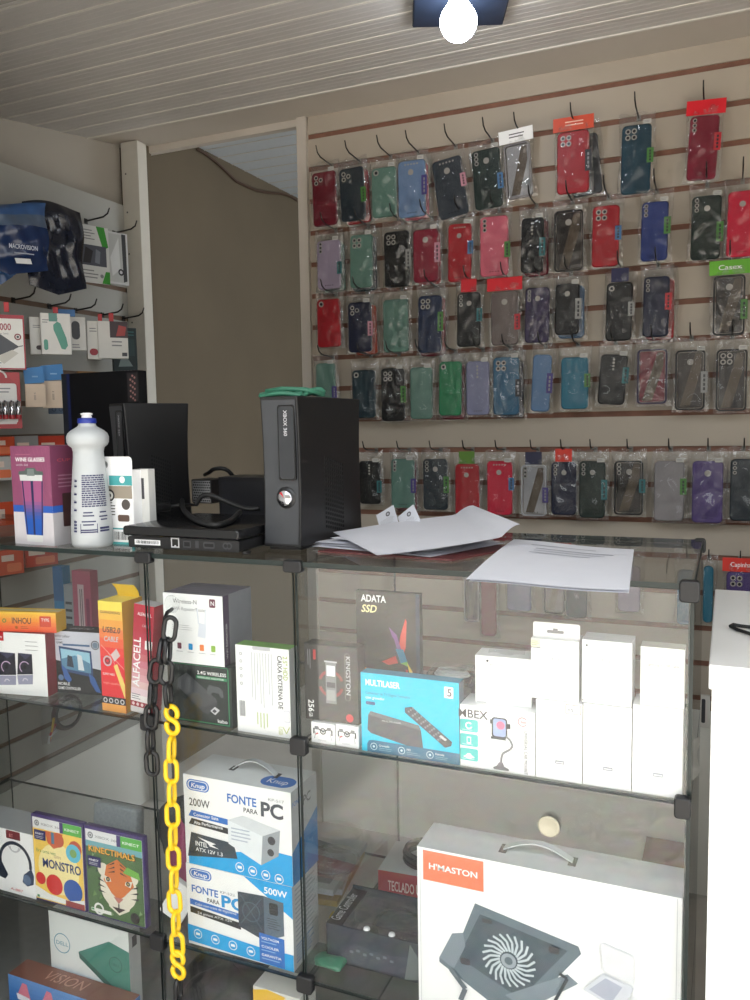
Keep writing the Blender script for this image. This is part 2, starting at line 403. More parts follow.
# ------------------------------------------------------------------ light
wd = bpy.data.worlds.new('overcast_day'); scene.world = wd; wd.use_nodes = True
nt = wd.node_tree; bg = nt.nodes['Background']
SKY = 3.7
bg.inputs['Color'].default_value = (0.93, 0.97, 1.0, 1); bg.inputs['Strength'].default_value = SKY
pl = bpy.data.lights.new('front_opening', 'AREA'); pl.shape = 'RECTANGLE'; pl.size = 2.42; pl.size_y = 2.0; pl.cycles.is_portal = True
po = bpy.data.objects.new('front_opening', pl); COL.objects.link(po); po.location = (-0.21, YF - .11, 1.0); po.rotation_euler = (math.radians(90), 0, 0)
sd = bpy.data.lights.new('sun', 'SUN'); sd.energy = 13.5; sd.angle = math.radians(3); sd.color = (1.0, .96, .9)
so = bpy.data.objects.new('sun', sd); COL.objects.link(so); so.rotation_euler = (math.radians(-6), math.radians(-4), 0)
# bulb in its fixture
fx = empty('ceiling_lamp', 'lit round white bulb under a dark square plate on the ceiling', 'lamp', (-0.56, 0.655, ZC))
NAVY = mat('navy_plate', (34, 44, 62), 0.5, var=0.1)
MB().box(-.105, .105, -.105, .105, -.022, -.004, NAVY).build('base_plate', fx, (0, 0, 0), rz=math.radians(21.6), bevel=.004)
MB().lathe([(.016, -.044), (.018, -.042), (.022, -.022)], mat('white_socket', (225, 225, 225), .4)).build('socket', fx, (0.008, -.045, 0))
BULB = emit('lit_bulb', (240, 246, 255), 32.0)
r = .040; prof = [(0.001, -r)] + [(r * math.sin(PI * k / 16), -r * math.cos(PI * k / 16)) for k in range(1, 13)] + [(.022, r * .95), (.019, r * 1.2)]
MB().lathe(prof, BULB, 32, cap=False).build('bulb', fx, (0.008, -.045, -.080))

# ------------------------------------------------------------------ glass counter
ZT, ZM, ZS, Z0 = 1.080, 0.771, 0.350, 0.100     # top, middle shelf, low shelf, base (upper surfaces)
DEP = 0.44; XA, X1, X2, XB = -1.80, -0.952, -0.650, -0.040
def pane(name, x0, x1, y0, y1, z0, z1, parent, loc=(0, 0, 0)):
    dx, dy, dz = x1 - x0, y1 - y0, z1 - z0; t = min(dx, dy, dz); e = GEDGE
    fm = dict(front=e, back=e, left=e, right=e, top=e, bottom=e)
    if t == dx: fm['left'] = fm['right'] = GLASS
    elif t == dy: fm['front'] = fm['back'] = GLASS
    else: fm['top'] = fm['bottom'] = GLASS
    m = MB(); m.box(x0, x1, y0, y1, z0, z1, GLASS, **fm); return m.build(name, parent)
cab = empty('glass_display_counter', 'long glass shop display counter with black corner clips along the room', 'display counter', (0, 0, 0))
T = .006
pane('top_pane', XA, XB, -.004, DEP, ZT - .008, ZT, cab)
pane('glass_shelf', XA, XB, .006, DEP - .01, ZM - T, ZM, cab)
pane('glass_shelf', XA, XB, .006, DEP - .01, ZS - T, ZS, cab)
MB().box(XA, XB, 0, DEP, 0, Z0, mat('grey_plinth', (120, 120, 118), .5)).build('plinth', cab)
seams = [XA, X1, X2, XB]
for i in range(3):
    for za, zb in ((ZM + .001, ZT - .009), (ZS + .001, ZM - .001), (Z0 + .001, ZS - .001)):
        pane('front_pane', seams[i] + .003, seams[i + 1] - .003, -.002, .003, za, zb, cab)
for x in (XA, X1, X2, XB):
    for za, zb in ((ZM + .001, ZT - .009), (ZS + .001, ZM - T - .001), (Z0 + .001, ZS - T - .001)):
        if x in (X1,) : continue
        pane('side_pane', x - .003 - (.002 if x == XB else 0), x + .002, .006, DEP, za, zb, cab)
def clip(x, z, y=-.004, w=.030, h=.030, d=.016):
    m = MB(); m.prism(rrect(-w / 2, w / 2, -h / 2, h / 2, .005), -.006, d - .006, BLACK, bev=.002); m.build('corner_clip', cab, (x, y, z))
for x in (X1, X2): clip(x, ZT - .008, w=.034, h=.02)
clip(XB - .004, ZT - .010, w=.026, h=.030)
clip(XB - .004, ZT - .010, y=DEP - .01, w=.020, h=.026)
for x in (X1 - .006, X2 + .002): clip(x, ZM - .002); clip(x, ZS - .002)
clip(XB - .008, ZM - .004, w=.022); clip(XB - .008, ZS - .004, w=.022)
MB().box(XA, XB, DEP - .012, DEP + .002, ZT - .016, ZT - .009, mat('dark_rail', (40, 46, 44), .4)).build('back_rail', cab)
# round finger holes in the glass doors, with clear plastic rims
HOLE = mat('pull_rim', (205, 200, 186), .25, var=.03)
def pull(px, py, name, body):
    p = ony(px, py, -.004); m = MB(); T4 = Matrix.Translation((0, 0, 0)) @ Matrix.Rotation(math.radians(90), 4, 'X')
    m.lathe([(.0001, .0), (.0150, .0), (.0162, .002), (.0150, .0035), (.0125, .0025), (.0001, .002)], body, 28, T4, cap=False)
    return m.build(name, cab, p)
pull(172.5, 604, 'finger_pull', CLEARP); pull(549, 826, 'finger_pull', mat('pull_cap', (176, 170, 150), .35, var=.05))

# white counter beside it
wc = empty('white_counter', 'plain white service counter standing at the end of the glass counter', 'counter', (-0.018, 0, 0))
WC = mat('white_laminate', (236, 235, 232), .35, var=.01, scale=5)
MB().box(0, .90, -.012, .52, .940, .974, WC).build('worktop', wc, bevel=.002)
MB().box(.004, .896, 0, .50, 0, .939, WC).box(.03, .031, -.0005, .01, 0, .939, LGREY).build('panel', wc, bevel=.001)
m = MB(); p0 = onz(752, 634, .978); pa = [onz(*q, .978) for q in ((760, 637), (748, 633), (737, 629.5), (730.5, 626), (733, 624.5), (741, 626), (750, 627), (760, 627))]
m.tube(pa, .0028, BLACKM, 8)
tag(m.build('usb_cable'), 'thin black cable looped on the white counter worktop', 'cable')
# plate with a slot low on the slat wall
m = MB(); c0 = ony(697.5, 727, YB - .012); c1 = ony(706, 696, YB - .012)
m.box(c0.x, c0.x + .03, YB - .012, YB - .0005, c0.z, c1.z, OFFW); Face(m, (c0.x, YB - .012, c0.z), (.03, 0, 0), (0, 0, c1.z - c0.z), (0, -1, 0)).rr(.3, .15, .62, .9, DGREY, .4)
tag(m.build('wall_plate'), 'narrow pale wall plate with a dark slot between the two counters', 'wall plate')
# ------------------------------------------------------------------ phone cases on the slat wall
COLS = dict(maroon=(118, 22, 40), slate=(40, 52, 60), mint=(108, 148, 134), sky=(122, 150, 190), dslate=(52, 60, 70), dgreen=(24, 44, 38),
            red=(186, 28, 40), teal=(22, 66, 84), wine=(140, 26, 52), lilac=(176, 160, 184), black=(13, 14, 16), rasp=(150, 34, 58), pink=(232, 110, 132),
            blue=(34, 58, 132), hot=(226, 26, 66), navy=(24, 30, 60), dnavy=(16, 38, 76), grey=(122, 108, 104), purple=(58, 46, 84), green=(40, 142, 92),
            lav=(140, 144, 178), steel=(58, 112, 146), lblue=(100, 138, 180), cyan=(30, 120, 148), dteal=(20, 50, 62), violet=(92, 72, 136), white=(205, 205, 210),
            brown=(40, 33, 29), orange=(206, 70, 34), mgrey=(80, 84, 90), frost=(160, 156, 158), bronze=(50, 40, 33), tan=(112, 94, 74))
def cm(k): return mat('silicone_' + k, tuple(int(x * .80) for x in COLS[k]), .42, var=.04, spec=.4)
LENS = mat('lens_cutout', (150, 146, 140), .3, var=.05); LENSD = mat('lens_dark', (40, 40, 44), .25)
STK = dict(g=C(62, 110, 48), b=C(56, 98, 140), t=C(30, 92, 96), p=C(176, 124, 138), w=C(132, 132, 130), v=C(60, 50, 110), r=C(170, 36, 46), k=C(32, 34, 40))
PRICE = C(178, 176, 170)
ORD = ['', 'first', 'second', 'third', 'fourth', 'fifth', 'sixth', 'seventh', 'eighth', 'ninth', 'tenth', 'eleventh', 'twelfth', 'thirteenth']
def shell(w, h, c, kind, cam_k):
    t = .010; m = MB()
    if kind == 'solid':
        m.prism(rrect(-w / 2, w / 2, -h / 2, h / 2, .011, 6), -t / 2, t / 2, c, bev=.0028)
    else:   # see-through back with a coloured rim
        o = rrect(-w / 2, w / 2, -h / 2, h / 2, .011, 6); i = rrect(-w / 2 + .004, w / 2 - .004, -h / 2 + .004, h / 2 - .004, .008, 6)
        n = len(o); vs = [(p[0], -t / 2, p[1]) for p in o] + [(p[0], -t / 2, p[1]) for p in i] + [(p[0], t / 2, p[1]) for p in o] + [(p[0], t / 2, p[1]) for p in i]
        fs = []
        for k in range(n):
            j = (k + 1) % n; fs += [(k, j, n + j, n + k), (2 * n + k, 3 * n + k, 3 * n + j, 2 * n + j), (k, 2 * n + k, 2 * n + j, j), (n + k, n + j, 3 * n + j, 3 * n + k)]
        m.add(vs, fs, c)
    return m
def cutouts(w, h, kind, m, shellmat):
    t = -.005; f = Face(m, (-w / 2, t, -h / 2), (w, 0, 0), (0, 0, h), (0, -1, 0)); used = False
    lens = LENS
    if kind in ('tri', 'quad'):
        x0, z1 = -w / 2 + .006, h / 2 - .007; s = .034
        m.prism(rrect(x0, x0 + s, z1 - s, z1, .009, 5), t - .0014, t, shellmat, bev=.0007)
        f2 = Face(m, (x0, t - .0014, z1 - s), (s, 0, 0), (0, 0, s), (0, -1, 0))
        for a, b in ((.28, .73), (.28, .28), (.73, .5)) if kind == 'tri' else ((.28, .73), (.28, .28), (.73, .73), (.73, .28)): f2.disc(a, b, .20, lens, 16); f2.disc(a, b, .11, LENSD, 12)
    elif kind in ('vert', 'fp'):
        for k in range(3): f.disc(.17, 1 - .07 - .075 * k, .075, lens, 16); f.disc(.17, 1 - .07 - .075 * k, .045, LENSD, 12)
        if kind == 'fp': f.disc(.52, .80, .105, lens, 20)
    elif kind == 'dots':
        for k in range(5): f.disc(.28 + .11 * k, .93, .032, lens, 10)
        f.disc(.48, .79, .10, lens, 20)
    elif kind == 'mid':
        for k in range(4): f.disc(.5, .90 - .065 * k, .045, lens, 12)
    elif kind == 'hole':
        f.disc(.5, .80, .11, lens, 20)
    elif kind == 'two':
        f.disc(.2, .9, .11, lens, 16); f.disc(.2, .9, .06, LENSD, 12)
    if kind in ('dots', 'fp', 'mid', 'hole', 'vert'):
        for k in range(4): f.disc(.36 + .10 * k, .075, .022, LENSD, 8)
def bagmesh(w, h, hd, seed):
    rnd = random.Random(seed); ph = [rnd.random() * 6 for _ in range(8)]
    x0, x1, z0, z1 = -w / 2 - .007, w / 2 + .010, -h / 2 - .006, h / 2 + hd
    m = MB()
    def bulge(u, v): return (1 - (2 * u - 1) ** 4) * (1 - (2 * v - 1) ** 6)
    def wob(u, v): return .0022 * math.sin(9 * u + 5 * v + ph[0]) + .0020 * math.sin(17 * v - 6 * u + ph[1]) + .0016 * math.sin(31 * u * v + ph[2]) + .0022 * abs(math.sin(7 * u - 11 * v + ph[5])) + .003 * max(0, v - .78) / .22 * abs(math.sin(23 * u + 15 * v + ph[6]))
    def fr(u, v):
        b = bulge(u, v); top = max(0, (v - .82) / .18)
        return (x0 + (x1 - x0) * u + .002 * math.sin(7 * v + ph[3]), -.0075 * b - abs(wob(u, v)) * (b + .25) * 1.5 + .002, z0 + (z1 - z0) * v + top * .003 * math.sin(12 * u + ph[4]))
    def bk(u, v):
        p = fr(1 - u, v); return (p[0], .002 + .007 * bulge(u, v), p[2])
    body = BAGG if seed % 4 == 2 else BAG
    vt = (h + .010) / (h + .006 + hd)
    def part(u0, u1, v0, v1, nu, nv, mm): m.grid(lambda u, v: fr(u0 + (u1 - u0) * u, v0 + (v1 - v0) * v), nu, nv, mm)
    part(.10, .88, .05, vt, 12, 20, body); part(0, .10, 0, vt, 4, 20, BAGC); part(.88, 1, 0, vt, 4, 20, BAGC); part(.10, .88, 0, .05, 12, 3, BAGC); part(0, 1, vt, 1, 18, 8, BAGC)
    m.grid(bk, 6, 8, BAG)
    return m
def phone_case(x0, x1, y0, y1, col, label, kind='solid', cam_k=None, tilt=0, stk=None, Y=1.098, group=None, header=None, bag=True, insert=None, seed=0, price=True):
    a = ony(x0, (y0 + y1) / 2, Y - .005); b = ony(x1, (y0 + y1) / 2, Y - .005); xm = (x0 + x1) / 2
    tp = ony(xm, y0, Y - .005); bt = ony(xm, y1, Y - .005)
    W, H = b.x - a.x, tp.z - bt.z
    if tilt: W *= .93; H *= .985
    e = empty('phone_case', label, 'phone case', ((a.x + b.x) / 2, Y, (tp.z + bt.z) / 2), group=group, rot=(0, math.radians(-tilt), 0))
    c = cm(col)
    shell(W, H, c, kind, cam_k).build('shell', e)
    if kind == 'clear':
        m = MB(); m.prism(rrect(-W / 2 + .003, W / 2 - .003, -H / 2 + .003, H / 2 - .003, .008), -.004, -.0025, CLEARB); m.build('back_plate', e)
        ic = cm(insert or 'bronze'); m = MB(); m.prism(rrect(-W / 2 + .006, W / 2 - .006, -H / 2 + .006, H / 2 - .006, .006), .001, .0018, ic)
        f = Face(m, (-W / 2 + .006, .001, -H / 2 + .006), (W - .012, 0, 0), (0, 0, H - .012), (0, -1, 0))
        f.poly([(.1, .02), (.5, .02), (.95, .7), (.95, .98), (.7, .98)], cm('tan')); m.build('card_insert', e)  # diagonal tan stripe: gold glare painted into the insert colour
    if cam_k:
        m = MB(); cutouts(W, H, cam_k, m, c); m.build('camera_cutout', e)
    if stk:
        m = MB(); zo = -.012 + .006 * (seed % 5); hs = .018 + .003 * (seed % 4); m.box(W / 2 - .010, W / 2 + .006, -.0068, -.0060, zo - hs, zo + hs, STK[stk])
        f = Face(m, (W / 2 - .010, -.0068, zo - hs), (.016, 0, 0), (0, 0, 2 * hs), (0, -1, 0))
        dk = INK if stk not in 'kv' else GREYT
        for k in range(4): f.rect(.36, .12 + .2 * k, .66, .26 + .2 * k, dk); f.k -= 1
        m.build('side_label', e)
    hd = .030
    if bag: bagmesh(W, H, hd, seed).build('bag', e)
    if header:
        hc, txt = header; m = MB(); hw = (.5 if not txt and seed >= 40 and hc != C(200, 20, 36) else 1.0); m.box((-W / 2 - .010) * hw, (W / 2 + .012) * hw, -.0075, -.0068, H / 2 + .001, H / 2 + .036, hc)
        f = Face(m, (-W / 2 - .010, -.0075, H / 2 + .001), (W + .022, 0, 0), (0, 0, .035), (0, -1, 0))
        if txt in ('CASE', 'FIT'): f.lines(.3, .3, .75, .75, 2, DGREY if hc == WHITE else C(230, 190, 170), rag=.2)
        elif txt: f.text(txt, .5, .35, .34, WHITE if hc != WHITE else DGREY, w=.55, al='c', bold=.01)
        m.build('header_card', e)
    elif price and seed % 3 != 1:
        m = MB(); m.box(W / 2 - .020, W / 2 - .001, -.0125, -.0120, H / 2 - .003, H / 2 + .008, PRICE)
        Face(m, (W / 2 - .020, -.0125, H / 2 - .003), (.019, 0, 0), (0, 0, .011), (0, -1, 0)).lines(.1, .2, .9, .8, 2, GREYT)
        m.build('price_sticker', e)
    return e, ((a.x + b.x) / 2 , tp.z + .018, W, H)
CLIPM = mat('hook_clip', (120, 116, 110), .4)
def hook(x, z, label, group, L=.11):
    z = min(ZB, key=lambda q: abs(q - z))
    m = MB(); y = YB + .004
    m.tube([(x, y, z), (x, y - L * .75, z + .004), (x, y - L * .92, z + .012), (x, y - L, z + .030)], [.0021, .0021, .0020, .0016], STEEL, 7)
    h = tag(m.build('display_hook'), label, 'hook', group); h['category'] = 'hook'
    m = MB(); m.box(x - .005, x + .005, YB - .003, YB - .0002, z - .007, z + .007, CLIPM); m.build('back_clip', h)
    return h
ROWS = []
H_ = lambda c, t=None: (c, t)
row1 = [  # x0,x1,y0,y1,colour,words,camera,tilt,sticker,kind,header,insert,(behind colour)
 (311.5, 337, 171, 226, 'maroon', 'dark red', 'tri', 1, None, 'solid', None, None, None),
 (339, 365, 167, 221, 'slate', 'dark slate', 'tri', 2, 'g', 'solid', None, None, ('red', 'red', 5)),
 (371.5, 396, 167, 217, 'mint', 'mint green', 'two', 0, None, 'solid', None, None, None),
 (398, 425, 160, 217, 'sky', 'light blue', 'dots', 0, 'v', 'solid', None, None, ('pink', 'pink', 4)),
 (434, 466, 157, 218, 'dslate', 'leaning charcoal', 'dots', 8, 'p', 'solid', None, None, None),
 (472, 502, 148, 209, 'dgreen', 'dark green', 'fp', 4, 'b', 'solid', None, None, None),
 (504, 532, 142, 198, 'frost', 'clear', None, 4, None, 'clear', (WHITE, 'CASE'), 'white', None),
 (557, 589, 131, 193, 'red', 'red', 'quad', 0, 'k', 'solid', (C(196, 66, 30), 'FIT'), None, ('mgrey', 'grey', 12)),
 (620, 652, 124, 194, 'teal', 'dark teal', 'quad', -1, 'g', 'solid', None, None, None),
 (687, 719, 115, 180, 'wine', 'wine red', 'vert', -3, 'r', 'solid', (C(206, 20, 36), None), None, None)]
row2 = [
 (317, 340, 240, 289, 'lilac', 'pale lilac', 'vert', 0, 't', 'solid', None, None, ('mint', 'mint', 5)),
 (349, 373, 234, 288, 'mint', 'mint green', 'quad', -1, None, 'solid', None, None, ('dteal', 'teal', 3)),
 (384, 409, 231, 287, 'black', 'black', 'quad', 0, 'w', 'solid', None, None, None),
 (413, 438, 229, 282, 'rasp', 'raspberry', 'hole', 0, 'p', 'solid', None, None, ('red', 'red', 3)),
 (447, 472, 223, 282, 'red', 'red', 'dots', -1, 'b', 'solid', None, None, None),
 (480, 508, 216, 276, 'pink', 'bright pink', 'vert', 0, 'g', 'solid', None, None, None),
 (520, 544, 217, 273, 'black', 'black', 'mid', -1, 't', 'solid', None, None, ('wine', 'wine red', 4)),
 (554, 583, 210, 271, 'brown', 'black-rimmed', 'hole', 0, None, 'clear', None, 'bronze', None),
 (591, 620, 205, 267, 'red', 'shiny red', 'quad', -1, 'b', 'solid', None, None, None),
 (640, 669, 201, 261, 'blue', 'royal blue', 'vert', -1, 'g', 'solid', None, None, None),
 (690, 722, 195, 260, 'dgreen', 'dark green', 'fp', -1, 'g', 'solid', None, None, None),
 (726, 758, 190, 257, 'hot', 'bright pink-red', 'hole', -1, None, 'solid', None, None, None)]
row3 = [
 (317, 340, 299, 347, 'red', 'red', 'two', 0, None, 'solid', None, None, None),
 (348, 371, 302, 352, 'navy', 'navy blue', 'tri', 0, 'p', 'solid', None, None, ('orange', 'orange', 6)),
 (383, 408, 299, 352, 'mint', 'mint green', None, 0, None, 'solid', None, None, None),
 (417, 442, 295, 353, 'dnavy', 'dark blue', 'quad', -1, 'g', 'solid', None, None, ('rasp', 'raspberry', 3)),
 (456, 481, 292, 347, 'black', 'black', 'fp', -1, 't', 'solid', (C(190, 26, 40), None), None, None),
 (491, 518, 291, 345, 'grey', 'grey-brown', 'hole', 0, 'r', 'solid', (C(200, 20, 36), None), None, None),
 (524, 550, 287, 343, 'purple', 'dark purple', 'fp', -1, None, 'solid', None, None, None),
 (554, 580, 283, 335, 'black', 'black', 'hole', -1, 'w', 'solid', None, None, ('lblue', 'light blue', 4)),
 (605, 633, 282, 341, 'black', 'glossy black', 'two', -1, 'w', 'solid', (C(28, 30, 70), None), None, None),
 (642, 670, 276, 337, 'navy', 'navy blue', 'vert', -1, 'r', 'solid', None, None, ('red', 'red', 4)),
 (713, 745, 275, 335, 'black', 'black-rimmed', 'hole', 0, 'g', 'clear', (C(96, 168, 42), 'Casex'), 'bronze', None)]
row4 = [
 (316, 335, 363, 414, 'mint', 'mint green', None, 0, 'v', 'solid', None, None, None),
 (352, 375, 370, 418, 'dteal', 'dark teal', 'two', 0, None, 'solid', None, None, None),
 (381, 404, 368, 421, 'black', 'glossy black', 'quad', 0, 'g', 'solid', None, None, None),
 (410, 432, 367, 419, 'mint', 'shiny mint', None, 0, None, 'solid', None, None, None),
 (438, 462, 361, 416, 'green', 'emerald green', 'two', -1, None, 'solid', None, None, ('rasp', 'dark red', 3)),
 (466, 489, 361, 415, 'lav', 'lavender', 'mid', 0, None, 'solid', None, None, None),
 (493, 519, 357, 415, 'steel', 'steel blue', 'quad', 0, 'k', 'solid', None, None, ('navy', 'navy', 5)),
 (531, 551, 354, 412, 'lblue', 'light blue', None, -3, 'v', 'solid', None, None, None),
 (561, 588, 357, 409, 'cyan', 'turquoise', None, 0, 'g', 'solid', None, None, None),
 (598, 627, 354, 405, 'black', 'glossy black', 'mid', -4, 't', 'solid', None, None, None),
 (637, 667, 349, 404, 'purple', 'purple-rimmed', None, 0, None, 'clear', None, 'rasp', None),
 (675, 705, 350, 410, 'black', 'black-rimmed', 'hole', 0, 'w', 'clear', None, 'bronze', None),
 (716, 747, 349, 411, 'black', 'dark rimmed', 'quad', 0, None, 'clear', None, 'brown', None)]
row5 = [
 (359, 380, 461, 504, 'black', 'black', 'mid', 0, 't', 'solid', None, None, None),
 (391, 414, 459, 508, 'mint', 'mint green', 'vert', 0, 'v', 'solid', None, None, ('rasp', 'raspberry', 3)),
 (423, 447, 459, 510, 'slate', 'dark slate', 'fp', 0, 'g', 'solid', None, None, None),
 (455, 479, 464, 516, 'red', 'deep red', 'dots', 0, None, 'solid', (C(84, 122, 40), None), None, None),
 (487, 512, 461, 515, 'hot', 'bright pink-red', 'dots', 0, 'b', 'solid', None, None, None),
 (521, 546, 465, 516, 'white', 'white', 'vert', 0, 'v', 'clear', (C(28, 30, 60), None), 'white', None),
 (551, 576, 462, 515, 'navy', 'navy blue', 'fp', 0, None, 'solid', (C(204, 50, 34), None), None, None),
 (579, 605, 461, 518, 'dgreen', 'dark green', 'fp', 0, 't', 'solid', None, None, None),
 (614, 643, 461, 515, 'black', 'black-rimmed', 'fp', 0, 't', 'clear', None, 'brown', None),
 (654, 684, 461, 521, 'frost', 'frosted grey', None, 0, 'g', 'solid', None, None, None),
 (692, 723, 461, 523, 'violet', 'violet', 'hole', 0, None, 'solid', None, None, None),
 (730, 756, 459, 521, 'slate', 'dark slate', 'vert', 0, None, 'solid', None, None, None)]
RN = ['top', 'second', 'third', 'fourth', 'fifth']
for ri, rw in enumerate((row1, row2, row3, row4, row5)):
    g = 'phone cases in the %s row' % RN[ri]
    for k, (x0, x1, y0, y1, col, wd_, ck, tl, st, kd, hdr, ins, beh) in enumerate(rw):
        lab = '%s phone case in a clear bag, %s from the doorway in the %s row' % (wd_, ORD[k + 1], RN[ri])
        e, (hx, hz, W, H) = phone_case(x0, x1, y0, y1, col, lab, kd, ck, tl, st, group=g, header=hdr, insert=ins, seed=ri * 20 + k, Y=1.096 - .004 * (k % 2))
        hook(hx, hz, 'wire hook above the %s phone case, %s from the doorway in the %s row' % (wd_, ORD[k + 1], RN[ri]), 'wire hooks on the back wall')
        if beh:
            c2, w2, dx = beh
            phone_case(x0 + dx, x1 + dx, y0 + 3, y1 + 3, c2, '%s phone case peeking out behind the %s one, %s in the %s row' % (w2, wd_, ORD[k + 1], RN[ri]), 'solid', None, tl + (6 if dx > 10 else 1), None,
                       group='phone cases hanging second on their hooks', Y=1.127, price=False, seed=300 + ri * 20 + k)
# a lower row, seen through the glass counter and between the two counters
low = [(464, 479, 572, 622, 'frost', 'frosted clear', 'clear', 'bronze'), (481, 496, 575, 636, 'wine', 'reddish brown', 'solid', None), (507, 531, 560, 611, 'lav', 'pale lavender', 'solid', None),
       (544, 564, 560, 614, 'bronze', 'clear bronze', 'clear', 'grey'), (566, 587, 562, 618, 'dteal', 'dark teal', 'solid', None), (618, 640, 566, 612, 'lilac', 'pale lilac', 'solid', None),
       (677, 695, 570, 625, 'steel', 'steel blue', 'solid', None), (703, 713, 566, 623, 'cyan', 'turquoise', 'solid', None), (726, 753, 572, 624, 'violet', 'violet', 'solid', None)]
for k, (x0, x1, y0, y1, col, wd_, kd, ins) in enumerate(low):
    last = k == len(low) - 1
    e, (hx, hz, W, H) = phone_case(x0, x1, y0, y1, col, ('%s phone case hanging low behind the glass counter, below the fifth row' % wd_) if k < 7 else ('%s phone case hanging low on the wall behind the white counter' % wd_),
        kd, 'quad' if last else None, 0, None, group='phone cases in the lowest row', header=(C(206, 48, 36), 'Capinha') if last else None, insert=ins, seed=200 + k, price=False)
    hook(hx, hz, 'wire hook above the low %s phone case behind the counters' % wd_, 'wire hooks on the back wall', L=.06)
# ------------------------------------------------------------------ things on the glass top
def tower(label, loc, rz, depth=.264, h=.268, w=.075, logo=True):
    """black upright game console with pinched waist"""
    BODY = mat('console_black', (15, 15, 17), .42, var=.08, bump=.04); FACEM = mat('console_front', (58, 60, 64), .32, var=.05)
    e = empty('game_console', label, 'game console', loc, rz)
    m = MB(); n = 12; vs = []; fs = []
    for k in range(n + 1):
        t = k / n; pin = .006 * (1 - (2 * t - 1) ** 2); z = .006 + (h - .006) * t
        vs += [(0, pin, z), (w, pin, z), (w, depth - pin, z), (0, depth - pin, z)]
    for k in range(n):
        for q in range(4):
            q2 = (q + 1) % 4; fs.append((4 * k + q, 4 * k + q2, 4 * k + 4 + q2, 4 * k + 4 + q))
    fs += [(3, 2, 1, 0), tuple(4 * n + q for q in range(4))]
    m.add(vs, fs, BODY)
    m.build('body', e, bevel=.0025)
    if logo:
        def fz(t): return .006 * (1 - (2 * t - 1) ** 2)
        m = MB(); vs = []
        for k in range(n + 1):
            t = k / n; vs += [(.004, fz(t) - .0012, .012 + (h - .018) * t), (w - .004, fz(t) - .0012, .012 + (h - .018) * t)]
        m.add(vs, [(2 * k, 2 * k + 1, 2 * k + 3, 2 * k + 2) for k in range(n)], FACEM, True); fp = m.build('front_panel', e)
        m = MB(); m.prism(rrect(w * .47, w * .92, h * .46, h * .945, .004), -.0006, .012, mat('tray_black', (16, 16, 18), .2)); 
        f = Face(m, (w * .47, -.0006, h * .46), (w * .45, 0, 0), (0, 0, h * .485), (0, -1, 0)); f.rr(.06, .02, .94, .98, mat('tray_face', (44, 46, 50), .3), .2); f.text('XBOX 360', .36, .93, .05, LGREY, rot=-90, w=.34, bold=.03)
        m.build('disc_tray', e)
        m = MB(); T4 = Matrix.Translation((w * .62, .002, h * .345)) @ Matrix.Rotation(math.radians(90), 4, 'X')
        m.lathe([(.0001, .006), (.0125, .006), (.0140, .0045), (.0145, 0)], CHROME, 28, T4, cap=False)
        f = Face(m, (w * .62 - .015, -.004, h * .345 - .015), (.03, 0, 0), (0, 0, .03), (0, -1, 0)); f.k = 2
        f.poly([(.5, .5), (.2, .78), (.32, .88)], RED)
        m.build('power_button', e)
        m = MB(); m.lathe([(.0001, .002), (.0185, .002), (.0195, 0)], mat('button_ring', (28, 28, 30), .3), 28, Matrix.Translation((w * .62, .004, h * .345)) @ Matrix.Rotation(math.radians(90), 4, 'X'), cap=False); m.build('button_ring', e)
        m = MB(); m.box(w * .10, w * .42, .0045, .012, h * .05, h * .24, mat('port_door', (30, 30, 33), .35)); m.build('port_door', e, bevel=.001)
    m = MB()
    for i in range(9):      # vent of many small holes on the side
        for j in range(16):
            y = depth * .38 + i * depth * .034; z = .03 + j * .0085 - i * .002
            if z < .16: m.box(w + .0002, w + .0006, y, y + depth * .021, z, z + .005, mat('vent_hole', (6, 6, 7), .8))
    m.build('side_vent', e)
    m = MB(); m.box(.006, w - .006, .012, depth - .012, 0, .0065, BLACKM); m.build('foot', e)
    return e
tower('upright black game console with a round silver button at the counter front', (-.762, .092, ZT + .0006), 0, h=.272)
tower('black pinched game console behind the squeeze bottle, turned sideways', (-1.252, .268, ZT + .0006), math.radians(-26), depth=.155, h=.275, logo=True)
# green cable coil on the console
m = MB(); GRN = mat('mint_green_rubber', (56, 118, 94), .5, var=.08); zt = ZT + .272
cx, cy = -.738, .165
for k in range(5):
    a, b2, z = .040 - .003 * k, .016 + .002 * (k % 2), zt + .0045 + .0045 * (k // 2)
    m.tube([(cx + a * math.cos(t * 2 * PI / 20) + .004 * k, cy + .02 * k - .04 + b2 * math.sin(t * 2 * PI / 20), z + .002 * math.sin(t * .9 + k)) for t in range(20)], .0045, GRN, 8, closed=True)
m.tube([(cx - .035, cy - .03, zt + .012), (cx, cy - .035, zt + .015), (cx + .04, cy - .02, zt + .013), (cx + .05, cy + .03, zt + .006)], .0045, GRN, 8)
tag(m.build('coiled_cable'), 'mint green cable coiled on top of the upright black console', 'cable')
# tall black carton at the back
st = ony(66, 470, .34); w, h = span(66, 142, 374, Vector((st.x, st.y, ZT)), 0, ZT, 470)
bx = Box(w, .03, h, mat('carton_black', (13, 13, 16), .35, var=.1)); bx.front.rect(.0, 0, .07, 1, mat('carton_edge', (34, 36, 42), .3)); bx.front.rect(.07, 0, .11, 1, C(20, 28, 70))
bx.front.rect(.86, .80, .99, .985, C(40, 36, 38));
for k in range(14): bx.top.rect(.45 + .04 * k, .1, .47 + .04 * k, .9, C(150, 120, 110)); bx.front.disc(.93 + .03 * math.sin(k * 2.1), .965 - .012 * k, .012, C(150, 110, 104), 8)
bx.done('black_carton', 'tall black carton with a blue edge stripe standing behind the squeeze bottle', 'box', (st.x, st.y, ZT), 0)
